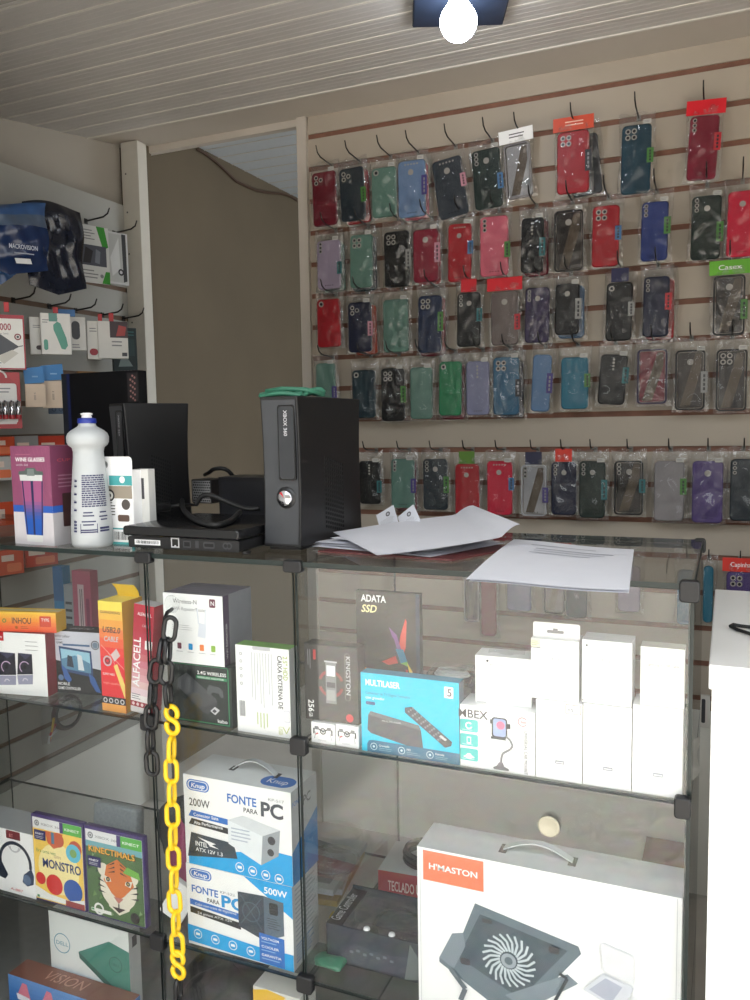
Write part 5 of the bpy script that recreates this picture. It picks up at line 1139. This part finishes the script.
for k, (dx, dy, rz, cc_, nm, lab) in enumerate(((0, 0, 8, C(176, 146, 70), 'booklet', 'yellowish booklet at the bottom of the papers pile on the low shelf'), (.004, .006, 14, C(206, 200, 186), 'booklet', 'cream booklet in the middle of the papers pile on the low shelf'), (-.006, .004, 4, C(196, 198, 200), 'booklet', 'grey-white booklet topmost of the papers pile on the low shelf'))):
    m = MB(); m.box(0, .15, 0, .20, 0, .012, cc_, front=C(190, 160, 80) if k == 0 else PAPER); t = Face(m, (0, 0, .012), (.15, 0, 0), (0, .20, 0), (0, 0, 1)); t.rect(.1, .1, .9, .3, C(150, 150, 150)); t.poly([(.1, .4), (.8, .5), (.7, .8), (.2, .9)], C(110, 116, 130))
    tag(m.build(nm, None, (-.842 + dx, .195 + dy, zpk), rz=math.radians(rz)), lab, 'booklet', 'papers pile on the low shelf'); zpk += .0125
e = empty('disc_pack', 'round clear disc pack lying on the booklets of the low shelf', 'disc pack', (-.745, .30, zpk))
MB().lathe([(.0001, 0), (.056, 0), (.058, .002), (.058, .010), (.056, .012), (.0001, .012)], CLEARP, 36, cap=False).build('clear_cover', e)
MB().lathe([(.012, .003), (.052, .003), (.052, .006), (.012, .006), (.012, .003)], mat('disc_silver', (150, 156, 166), .2, metal=.8), 36, cap=False).build('disc', e)
st = ony(322, 905, .055); m = MB(); m.lathe([(.012, 0), (.016, 0), (.016, .030), (.012, .030), (.012, 0)], C(206, 176, 40), 24, Matrix.Rotation(math.radians(90), 4, 'Y'), cap=False)
tag(m.build('tape_roll', None, (-.672, .150, zs + .017)), 'small yellow tape roll between the power supply and gamepad cartons', 'tape')
lump('green_bag', 'crumpled translucent green bag on the low shelf beside the corner clip', 'bag', 311, 341, 960, .035, .04, mat('green_film', (60, 120, 92), .3, bump=.6, bscale=50), 9)
# large cooling stand carton in front
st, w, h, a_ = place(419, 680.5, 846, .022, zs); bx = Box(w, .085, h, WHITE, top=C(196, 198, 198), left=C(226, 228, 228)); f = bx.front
OR = C(236, 120, 84); f.rect(.025, .80, .275, .985, OR); f.text("H'MASTON", .050, .875, .036, WHITE, w=.20, bold=.05)
GY = C(96, 110, 120); f.poly([(.09, .33), (.145, .50), (.19, .52), (.24, .72), (.64, .60), (.65, .56), (.44, .14), (.36, .08), (.09, .30)], GY); f.poly([(.17, .36), (.26, .66), (.60, .56), (.42, .20)], C(66, 80, 90)); f.poly([(.09, .33), (.145, .50), (.19, .52), (.20, .44), (.15, .28)], C(120, 132, 142)); f.poly([(.36, .20), (.60, .42), (.64, .38), (.44, .14)], C(120, 132, 142))
cx_, cy_ = .375, .42
for k in range(22):
    t = 2 * PI * k / 22; t2 = t + .5; f.line([(cx_ + .035 * math.cos(t), cy_ + .035 * math.sin(t) * w / h), (cx_ + .075 * math.cos(t + .25), cy_ + .075 * math.sin(t + .25) * w / h), (cx_ + .105 * math.cos(t2), cy_ + .105 * math.sin(t2) * w / h)], .009, C(190, 200, 206))
f.disc(cx_, cy_, .030, C(150, 160, 168)); f.disc(cx_, cy_, .016, C(90, 104, 112)); f.rr(.18, .33, .22, .37, DGREY, .3); f.rr(.53, .53, .57, .57, DGREY, .3); f.rr(.27, .62, .31, .645, DGREY, .3)
f.line([(.44, .16), (.54, .20), (.60, .40), (.57, .42)], .012, C(50, 58, 66)); f.line([(.46, .10), (.58, .08), (.62, .02)], .018, C(80, 90, 98)); f.line([(.14, .28), (.20, .18), (.18, .10)], .02, C(90, 100, 108)); f.line([(.33, .16), (.38, .06), (.42, .02)], .02, C(80, 92, 100))
f.poly([(.72, .66), (.73, .50), (.84, .46), (.84, .62)], C(222, 222, 226)); f.poly([(.66, .36), (.73, .48), (.84, .44), (.80, .28)], C(206, 208, 216)); f.poly([(.68, .37), (.74, .46), (.80, .43), (.76, .32)], C(170, 174, 190)); f.poly([(.62, .24), (.80, .28), (.84, .40), (.86, .38), (.82, .22)], C(226, 226, 230)); f.text('BASE COOLER', .09, .005, .045, DGREY, w=.4, bold=.03)
f.line([(.985, .0), (.985, 1)], .002, LGREY); f.line([(.015, .0), (.015, 1)], .002, LGREY)
e = bx.done('cooling_stand_carton', 'large white carton picturing a laptop cooling stand in front on the low shelf', 'box', st, a_, parts=True)
m = MB(); vs = []; dep = .085
for k in range(17):
    p = (w * (.33 + .27 * k / 16), dep * .50, h + .0012 + .018 * math.sin(PI * k / 16)); vs += [(p[0], p[1] - .007, p[2]), (p[0], p[1] + .007, p[2]), (p[0], p[1] + .007, p[2] + .002), (p[0], p[1] - .007, p[2] + .002)]
m.add(vs, [(4 * k + q, 4 * k + (q + 1) % 4, 4 * k + 4 + (q + 1) % 4, 4 * k + 4 + q) for k in range(16) for q in range(4)], mat('handle_plastic', (196, 200, 202), .25)); m.build('carry_handle', e)
m = MB(); m.box(w * .315, w * .345, dep * .34, dep * .66, h + .0003, h + .0009, DGREY); m.box(w * .585, w * .615, dep * .34, dep * .66, h + .0003, h + .0009, DGREY); m.build('handle_slot', e)
# brown carton behind it
st, w, h, a_ = place(640, 692, 862, .29, zs); w = min(w, XB - .012 - st.x); bx = Box(w, .10, h, mat('brown_cardboard', (120, 82, 60), .7, var=.08)); bx.front.lines(.2, .3, .7, .8, 3, C(90, 60, 44)); bx.right.lines(.1, .4, .9, .7, 2, C(206, 196, 186))
bx.done('brown_carton', 'brown cardboard carton behind the large cooling stand carton', 'box', st, a_)

# ------------------------------------------------------------------ bottom of the counter
zb = Z0 + .0005
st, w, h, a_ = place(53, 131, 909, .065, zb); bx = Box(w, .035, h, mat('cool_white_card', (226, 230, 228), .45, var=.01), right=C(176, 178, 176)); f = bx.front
f.ring(.16, .66, .105, .010, C(90, 150, 170)); f.text('DELL', .085, .637, .044, C(90, 150, 170), w=.155, bold=.02)
DT = C(44, 116, 104); f.poly([(.37, .62), (.76, .84), (1, .78), (1, .20), (.92, .18), (.38, .55)], C(62, 130, 116)); f.poly([(.37, .62), (.38, .55), (.92, .18), (1, .20), (1, .22), (.93, .25)], C(36, 92, 82)); f.ring(.83, .60, .08, .008, C(36, 92, 82)); f.text('DELL', .78, .58, .03, C(36, 92, 82), w=.10)
bx.right.rect(.3, .80, .7, .92, DGREY)
bx.done('drive_carton', 'white carton picturing a green external drive at the bottom of the counter', 'box', st, a_)
st, w, h, a_ = place(10, 140, 973, .008, zb, 0); w = .30; bx = Box(w, .052, h, C(60, 120, 180), top=C(132, 84, 70)); f = bx.front
for k in range(8): f.rect(0, k / 8, 1, (k + 1) / 8, C(36 + 8 * k, 96 + 6 * k, 170 + 4 * k)); f.k -= 1
f.k += 1
for x in (.14, .36, .60): f.poly([(x - .06, .45), (x - .01, .86), (x + .03, .84), (x + .06, .40)], C(214, 120, 140)); f.poly([(x - .07, .50), (x + .05, .44), (x + .06, .30), (x - .06, .32)], C(226, 226, 236))
bx.top.text('VISION', .25, .3, .5, C(190, 140, 120), w=.35, slant=.2)
bx.done('vision_carton'.replace('vision', 'brown_blue'), 'brown-topped carton with a blue front below the white drive carton', 'box', st, a_)
lump('black_bag', 'crumpled black bag at the bottom of the counter under the power supplies', 'bag', 165, 262, 968, .06, .14, PCH, 12, zb)
st, w, h, a_ = place(256, 302, 985, .03, zb); bx = Box(w, .06, h, C(214, 212, 206)); bx.front.poly([(0, .8), (.55, .86), (.7, .97), (.3, 1), (0, .96)], C(226, 180, 50)); 
bx.done('white_carton', 'white and yellow carton standing at the bottom of the counter beside the black bag', 'box', st, a_)

# ------------------------------------------------------------------ plastic chain on the front glass
YELP = mat('yellow_plastic', (240, 196, 30), .35, var=.03); BLKP = mat('black_chain_plastic', (20, 20, 22), .3, var=.1)
def link_mesh(mm, L=.050, Wd=.030, r=.0043):
    m = MB(); rr = Wd / 2 - r; hz = L / 2 - r - rr; pts = []
    for k in range(10): t = PI * k / 9; pts.append((rr * math.cos(t), 0, hz + rr * math.sin(t)))
    for k in range(10): t = PI + PI * k / 9; pts.append((rr * math.cos(t), 0, -hz + rr * math.sin(t)))
    return m.tube(pts, r, mm, 8, closed=True)
ch = empty('plastic_chain', 'black and yellow plastic link chain hanging on the front of the glass counter', 'chain', (0, 0, 0))
base = {}
def put_link(kind, p, turn, lean=0.0):
    if kind not in base: o = link_mesh(BLKP if kind == 'black' else YELP).build('link', ch); base[kind] = o
    else: o = base[kind].copy(); COL.objects.link(o); o.parent = ch
    o.location = p; o.rotation_euler = (0, lean, math.radians(turn)); return o
YC = -.030
def strand(kind, pts, n, t0=0, off=0):
    P = [ony(x, y, YC - off) for x, y in pts]; Ls = [(b - a).length for a, b in zip(P, P[1:])]; T_ = sum(Ls)
    for k in range(n):
        s = T_ * (k + .5) / n; i = 0
        while i < len(Ls) - 1 and s > Ls[i]: s -= Ls[i]; i += 1
        d = (P[i + 1] - P[i]).normalized(); p = P[i] + d * s
        put_link(kind, p, 12 + 90 * ((k + t0) % 2) - (0 if (k + t0) % 2 else 0), math.atan2(-d.x, -d.z) * 1.0)
strand('yellow', ((172, 738), (171, 760), (174.5, 900), (178, 955)), 10, 1)
strand('black', ((171, 618), (167, 655), (166, 680), (170, 706)), 4, 0)
strand('black', ((166, 640), (156, 668), (152, 700), (150, 735), (153, 775)), 6, 1, .004)
strand('black', ((179, 976), (177, 1012), (180, 1030)), 2, 1)
def s_hook(px, py):
    p = ony(px, py, YC); m = MB(); pts = []; R1 = .0135
    for k in range(15): t = math.radians(-35 + 290 * k / 14); pts.append((R1 * .9 * math.cos(t), 0, .0125 + R1 * .9 * math.sin(t)))
    for k in range(15): t = math.radians(75 - 290 * k / 14); pts.append((R1 * .9 * math.cos(t), 0, -.0125 + R1 * .9 * math.sin(t)))
    return m.tube(pts, .0046, YELP, 8).build('s_hook', ch, p)
s_hook(172, 720); s_hook(178, 965)
p = ony(172.5, 604, -.006); m = MB(); m.tube([(p.x - .004, p.y + .004, p.z - .010), (p.x - .004, p.y - .010, p.z - .013), (p.x, YC, p.z - .022), (p.x + .002, YC, p.z - .03)], .0035, BLKP); m.build('glass_hook', ch)
# ------------------------------------------------------------------ goods on the side slat wall
def lplace(px, py0, py1, X): a = onx(px, py0, X); b = onx(px, py1, X); return Vector((b.x, b.y, b.z)), a.z - b.z
def lbox(x0, x1, y0, y1, X, yaw, d, m, name, label, cat='box', group=None, draw=None, **fm):
    st, h = lplace(x0, y0, y1, X); yw = math.radians(yaw); q = ray(x1, (y0 + y1) / 2); dd = Vector((math.cos(yw), math.sin(yw)))
    A = Matrix(((dd.x, -q.x), (dd.y, -q.y))); w = (A.inverted() @ Vector((CAM.x - st.x, CAM.y - st.y))).x
    bx = Box(w, d, h, m, **fm)
    if draw: draw(bx.front, bx)
    o = bx.done(name, label, cat, st, yw, group); return o, st, w, h
def lhook(px, py, label, L=.10, z=None):
    p = onx(px, py, XL + .01); zz = min(ZL, key=lambda q: abs(q - p.z)); zz = p.z if p.z > 1.85 else zz; y = p.y; m = MB(); x = XL - .004
    m.tube([(x, y, zz), (x + L * .75, y, zz + .006), (x + L * .92, y, zz + .014), (x + L, y, zz + .030)], [.0026, .0026, .0024, .002], STEEL, 7)
    h = tag(m.build('display_hook'), label, 'hook', 'wire hooks on the side wall'); m = MB(); m.box(XL + .0003, XL + .003, y - .006, y + .006, zz - .008, zz + .008, STEEL); m.build('back_clip', h)
def pillow(x0, x1, y0, y1, X, yaw, dep, name, label, mm, draw=None, seed=1):
    st, h = lplace(x0, y0, y1, X); yw = math.radians(yaw); q = ray(x1, (y0 + y1) / 2); dd = Vector((math.cos(yw), math.sin(yw)))
    A = Matrix(((dd.x, -q.x), (dd.y, -q.y))); w = (A.inverted() @ Vector((CAM.x - st.x, CAM.y - st.y))).x
    rnd = random.Random(seed); ph = [rnd.random() * 6 for _ in range(6)]
    e = empty(name, label, 'packet', st, yw); m = MB()
    def b(u, v): return (1 - (2 * u - 1) ** 4) * (1 - (2 * v - 1) ** 4)
    def wv(u, v): return .006 * math.sin(8 * u + 4 * v + ph[0]) + .005 * math.sin(13 * v - 5 * u + ph[1]) + .003 * math.sin(25 * u + 9 * v + ph[2])
    def fr(u, v): return (w * u + .004 * math.sin(9 * v + ph[3]), -dep * b(u, v) - wv(u, v) * b(u, v), h * v + .012 * math.sin(4 * u + ph[4]) * (v - .1) + (-.02 * (1 - abs(2 * u - 1)) if v == 0 else 0))
    for (v0, v1, mt) in (mm if isinstance(mm, list) else [(0, 1, mm)]):
        m.grid(lambda u, v: fr(u, v0 + (v1 - v0) * v), 24, max(3, int(26 * (v1 - v0))), mt)
        m.grid(lambda u, v: (fr(1 - u, v0 + (v1 - v0) * v)[0], .004, fr(1 - u, v0 + (v1 - v0) * v)[2]), 24, max(3, int(26 * (v1 - v0))), mt)
    m.build('film', e)
    return e, w, h, fr
DB = mat('dark_blue_film', (24, 40, 74), .25, var=.1, bump=.5, bscale=40); BF = mat('black_film', (24, 28, 40), .22, var=.15, bump=.6, bscale=36); MB_ = mat('mid_blue_film', (40, 74, 120), .3, var=.1); GF = mat('grey_film', (70, 84, 104), .3, var=.1)
e, w, h, fr = pillow(-30, 47, 197, 262, -1.66, 62, .028, 'blue_packet', 'large dark blue plastic packet hanging topmost on the side wall', [(0, .62, DB), (.62, .80, GF), (.80, 1, MB_)], seed=3)
m = MB(); f = Face(m, (0, -.036, 0), (w, 0, 0), (0, 0, h), (0, -1, 0)); f.text('MACROVISION', .44, .24, .07, C(170, 176, 190), w=.36, bold=.02); f.lines(.5, .15, .76, .2, 1, C(130, 136, 150)); f.poly([(.52, .01), (.72, .02), (.70, .10), (.50, .09)], C(190, 190, 190)); m.build('print', e)
pillow(28, 83, 203, 284, -1.67, 60, .030, 'black_packet', 'lumpy black plastic packet hanging beside the dark blue packet', [(0, .86, BF), (.86, 1, mat('black_film_header', (26, 28, 36), .3))], seed=6)
pillow(-10, 14, 263, 275, -1.70, 62, .008, 'blue_packet', 'small bright blue packet peeping below the large dark blue packet', MB_, seed=8)
def d_green(f, bx):
    f.rect(0, 0, 1, 1, C(196, 198, 196)); f.poly([(.58, 1), (.86, 1), (.98, .66), (.80, .60)], C(50, 136, 44)); f.poly([(.72, .0), (1, .0), (1, .22), (.86, .22)], C(50, 136, 44)); f.rect(0, .30, .9, .66, C(70, 74, 84)); f.poly([(.1, .34), (.35, .34), (.45, .56), (.2, .62)], INK); f.poly([(.5, .36), (.66, .34), (.7, .56), (.55, .6)], C(110, 116, 126)); f.lines(.05, .74, .55, .94, 4, GREYT); f.lines(.05, .06, .6, .24, 3, GREYT); f.disc(.72, .13, .06, GREYT)
lbox(81, 109, 224, 281, -1.75, 72, .006, WHITE, 'blister_pack', 'white and green blister pack hanging beside the black packet', draw=d_green)
def d_clear(f, bx): f.rect(.06, .04, .94, .96, C(170, 172, 170)); f.poly([(.70, .98), (.9, .98), (.92, .08), (.74, .05)], C(40, 42, 44)); f.poly([(.12, .5), (.55, .9), (.6, .3), (.2, .15)], C(196, 198, 198)); f.disc(.62, .24, .14, INK); f.disc(.62, .24, .07, LGREY)
lbox(109, 128, 231, 283, -1.775, 76, .010, C(186, 188, 188), 'blister_pack', 'silvery clear blister pack with a dark cable hanging nearest the white post', draw=d_clear)
lhook(88, 221, 'wire hook above the white and green blister pack'); lhook(116, 233, 'wire hook above the silvery blister pack nearest the white post')
def d_pb(f, bx):
    RD = C(150, 30, 44); f.rect(0, .93, 1, 1, RD); f.rect(.965, 0, 1, 1, RD); f.rect(0, 0, 1, .025, RD); f.text('10000', .30, .72, .12, C(150, 60, 70), w=.40, bold=.05); f.text('power bank', .34, .64, .035, GREYT, w=.3); f.poly([(.05, .50), (.45, .64), (.86, .42), (.42, .22), (.05, .30)], C(62, 64, 70)); f.poly([(.30, .22), (.70, .36), (.84, .30), (.5, .10)], C(190, 186, 176)); f.ring(.84, .60, .08, .03, C(120, 30, 40)); f.disc(.84, .60, .03, DGREY); f.line([(.72, .40), (.95, .44)], .02, DGREY); f.lines(.1, .05, .5, .14, 2, GREYT)
lbox(-18, 25, 314, 369, -1.70, 50, .02, OFFW, 'power_bank_carton', 'white carton with red edges and a dark power bank on the side wall', draw=d_pb)
def pill(col, col2):
    def dr(f, bx): 
        f.poly([(.42, .72), (.55, .80), (.66, .76), (.84, .40), (.88, .22), (.78, .12), (.66, .14), (.52, .42), (.42, .60)], col); f.rr(.08, .10, .22, .36, col, .5); f.lines(.5, .84, .6, .9, 1, GREYT); f.lines(.06, .75, .28, .86, 2, GREYT); f.rect(.28, .80, .56, 1.0, col2) if col2 else None
    return dr
TG = C(80, 150, 130)
lbox(31, 46, 317, 354, -1.735, 50, .02, OFFW, 'speaker_carton', 'narrow white carton behind the one with a teal capsule', draw=lambda f, bx: (f.rr(.35, .12, .85, .24, C(60, 40, 44), .5), f.lines(.2, .7, .7, .8, 2, GREYT)))
lbox(42, 71, 313, 354, -1.70, 50, .022, OFFW, 'speaker_carton', 'white carton picturing a teal capsule on the side wall', draw=pill(TG, C(90, 140, 130)))
lbox(71, 86, 317, 350, -1.735, 50, .02, OFFW, 'speaker_carton', 'white carton picturing a black oval beside the teal capsule carton', draw=lambda f, bx: (f.rr(.1, .32, .62, .88, C(36, 36, 42), .5), f.lines(.1, .05, .7, .2, 2, GREYT)))
lbox(58, 75, 309, 316, -1.72, 50, .004, C(50, 110, 170), 'header_card', 'short blue header card above the teal capsule carton', 'card')
lbox(88, 101, 321, 359, -1.735, 50, .02, OFFW, 'earbud_carton', 'narrow white carton with a small red oval near the white post', draw=lambda f, bx: (f.rr(.15, .10, .75, .28, C(150, 30, 44), .5), f.lines(.2, .7, .8, .84, 2, GREYT)))
def d_rb(f, bx): f.rect(.40, .56, 1, 1, C(54, 30, 34)); f.poly([(.6, .6), (.9, .62), (.95, .86), (.7, .9)], C(160, 50, 44)); f.lines(.45, .3, .9, .5, 2, GREYT); f.rect(.78, .06, .95, .16, DGREY)
lbox(99, 128, 321, 358, -1.71, 50, .022, OFFW, 'earbud_carton', 'white carton with a black and red picture hanging near the white post', draw=d_rb)
lbox(114, 137, 327, 371, -1.79, 62, .012, C(26, 42, 44), 'dark_pack', 'dark teal pack hanging behind the black and red picture carton', 'pack', draw=lambda f, bx: (f.poly([(.2, .1), (.8, .12), (.6, .3), (.3, .28)], C(110, 124, 124)), f.rect(.55, .36, .9, .74, C(40, 62, 64)), f.lines(.6, .8, .9, .94, 2, C(60, 110, 110))))
for px, py, lb in ((24, 304, 'power bank carton'), (60, 310, 'teal capsule carton'), (86, 312, 'black oval carton'), (113, 318, 'black and red picture carton'), (134, 321, 'dark teal pack')): lhook(px - 8, py + 3, 'wire hook above the %s' % lb, L=.09)
def redtag(px0, px1, py0, py1, X, lab): lbox(px0, px1, py0, py1, X, 50, .002, C(190, 40, 44), 'price_tag', lab, 'tag')
redtag(4, 9, 302, 312, -1.70, 'red tag above the power bank carton'); redtag(53, 58, 307, 313, -1.70, 'red tag above the teal capsule carton'); redtag(98, 102, 314, 321, -1.72, 'red tag above the narrow carton with a red oval'); redtag(109, 113.5, 313, 322, -1.71, 'red tag above the black and red picture carton')
# batteries
def d_bat(f, bx): f.poly([(0, 1), (.62, 1), (.96, .72), (1, .5), (1, 0), (0, 0)], C(150, 34, 40)); f.rr(-.0, .10, .9, .80, C(206, 204, 200), .08); f.ring(.45, .90, .22, .05, C(190, 186, 180), 24, 0, .5); f.lines(.4, .62, .8, .74, 2, GREYT); f.rr(.36, .08, .86, .20, C(196, 190, 186), .1)
o, st, w, h = lbox(-16, 21, 372, 429, -1.70, 50, .004, C(160, 40, 44), 'battery_pack', 'red and white blister pack with four silver batteries on the side wall', 'battery pack', draw=d_bat)
for k in range(4):
    m = MB(); m.lathe([(.0001, 0), (.0068, 0), (.0068, .044), (.0025, .044), (.0025, .047), (.0001, .047)], CHROME, 14, cap=False); m.lathe([(.00695, .0), (.00695, .010)], C(150, 40, 44), 14, cap=False); b = m.build('battery', o, (w * .40 + .0150 * k, -.007, h * .17))
for (x0, x1, y0, y1, lab) in ((26, 46, 384, 407, 'cream carton with a blue header beside the battery pack'), (43.5, 65.5, 381, 408, 'cream carton with a blue header beside the tall black carton')):
    st, hh = lplace(x0, y0, y1, -1.68)
    o, st, w, h = lbox(x0, x1, y0, y1, -1.68, 48, .02, C(206, 186, 164), 'charger_carton', lab, draw=lambda f, bx: f.text('iii', .42, .3, .36, DGREY, w=.08))
    m = MB(); m.prism([(0, h), (w * .96, h + .004), (w * .92, h + .046), (-.002, h + .040)], .001, .0022, C(40, 116, 176)); f = Face(m, (0, .001, h + .004), (w * .92, 0, 0), (0, 0, .034), (0, -1, 0)); f.lines(.4, .3, .8, .6, 1, C(110, 160, 200)); m.build('header_card', o)
lbox(49, 66, 405, 414, -1.72, 50, .01, C(84, 104, 130), 'small_pack', 'small blue-grey pack below the cream cartons', 'pack', draw=lambda f, bx: [f.ring(.3 + .4 * k, .5, .13, .05, C(50, 70, 100)) for k in range(2)])
lbox(78, 104, 371, 376, -1.80, 70, .01, C(150, 110, 60), 'ochre_pack', 'ochre strip of a pack showing above the tall black carton', 'pack')
OG = C(206, 78, 40); RDO = C(196, 62, 36)
def d_or(f, bx): f.rect(.1, .55, .6, .8, C(232, 210, 196)); f.rr(.3, .1, .9, .45, C(226, 120, 80), .2)
for (x0, x1, y0, y1, col, lab) in ((-8, 15, 437, 456, OG, 'orange pack at the end of the lower rows beside the tumbler carton'), (16, 39, 436, 470, C(150, 150, 150), 'grey-white pack behind the top of the tumbler carton'), (40, 66, 436, 470, RDO, 'red-orange pack behind the squeeze bottle and tumbler carton'),
                             (-8, 13, 457, 481, C(190, 188, 184), 'white pack below the orange pack beside the tumbler carton'), (-8, 15, 503, 538, OG, 'orange pack beside the foot of the tumbler carton'), (0, 24, 551, 576, OG, 'orange pack below the glass top near the speaker carton'), (26, 58, 547, 568, RDO, 'red-orange pack below the glass top under the tumbler carton')):
    lbox(x0, x1, y0, y1, -1.79, 68, .012, col, 'orange_pack' if 'orange' in lab.split()[0] else 'small_pack', lab, 'pack', 'packs on the lower rows of the side wall', draw=d_or)
# audio cable in a clear bag
e = empty('cable_bag', 'clear bag with a coiled red and black audio cable hanging low on the side wall', 'bag', onx(66, 712, -1.815), math.radians(80))
m = MB(); CB = C(60, 26, 30)
for k in range(3): m.tube([((.050 - .004 * k) * math.cos(t * PI / 12), -.006 - .003 * k, (.050 - .004 * k) * math.sin(t * PI / 12)) for t in range(24)], .0042, CB if k < 2 else BLACKM, 6, closed=True)
m.build('coiled_cable', e)
m = MB()
for k, c in enumerate((C(196, 160, 40), C(170, 40, 40), LGREY)): m.tube([(-.05 + .004 * k, -.012, .0 - .02 * k), (-.06 - .004 * k, -.012, -.04 - .006 * k), (-.065 - .003 * k, -.010, -.06 - .006 * k)], .0034, c, 6)
m.build('plug', e)
m = MB(); m.grid(lambda u, v: (-.085 + .19 * u, -.022 * (1 - (2 * u - 1) ** 4) * (1 - (2 * v - 1) ** 4) + .003 * math.sin(11 * u + 8 * v), -.075 + .17 * v), 10, 10, BAG); m.grid(lambda u, v: (.105 - .19 * u, .004, -.075 + .17 * v), 4, 4, BAG); m.build('bag', e)

# ------------------------------------------------------------------ render look
scene.view_settings.view_transform = 'Standard'; scene.view_settings.look = 'None'
scene.view_settings.exposure = 0.0; scene.view_settings.gamma = 1.0; scene.view_settings.use_curve_mapping = False
scene.cycles.use_denoising = True; scene.cycles.max_bounces = 8; scene.cycles.diffuse_bounces = 5; scene.cycles.glossy_bounces = 4; scene.cycles.transparent_max_bounces = 40
scene.cycles.caustics_reflective = False; scene.cycles.caustics_refractive = False; scene.cycles.sample_clamp_indirect = 6.0
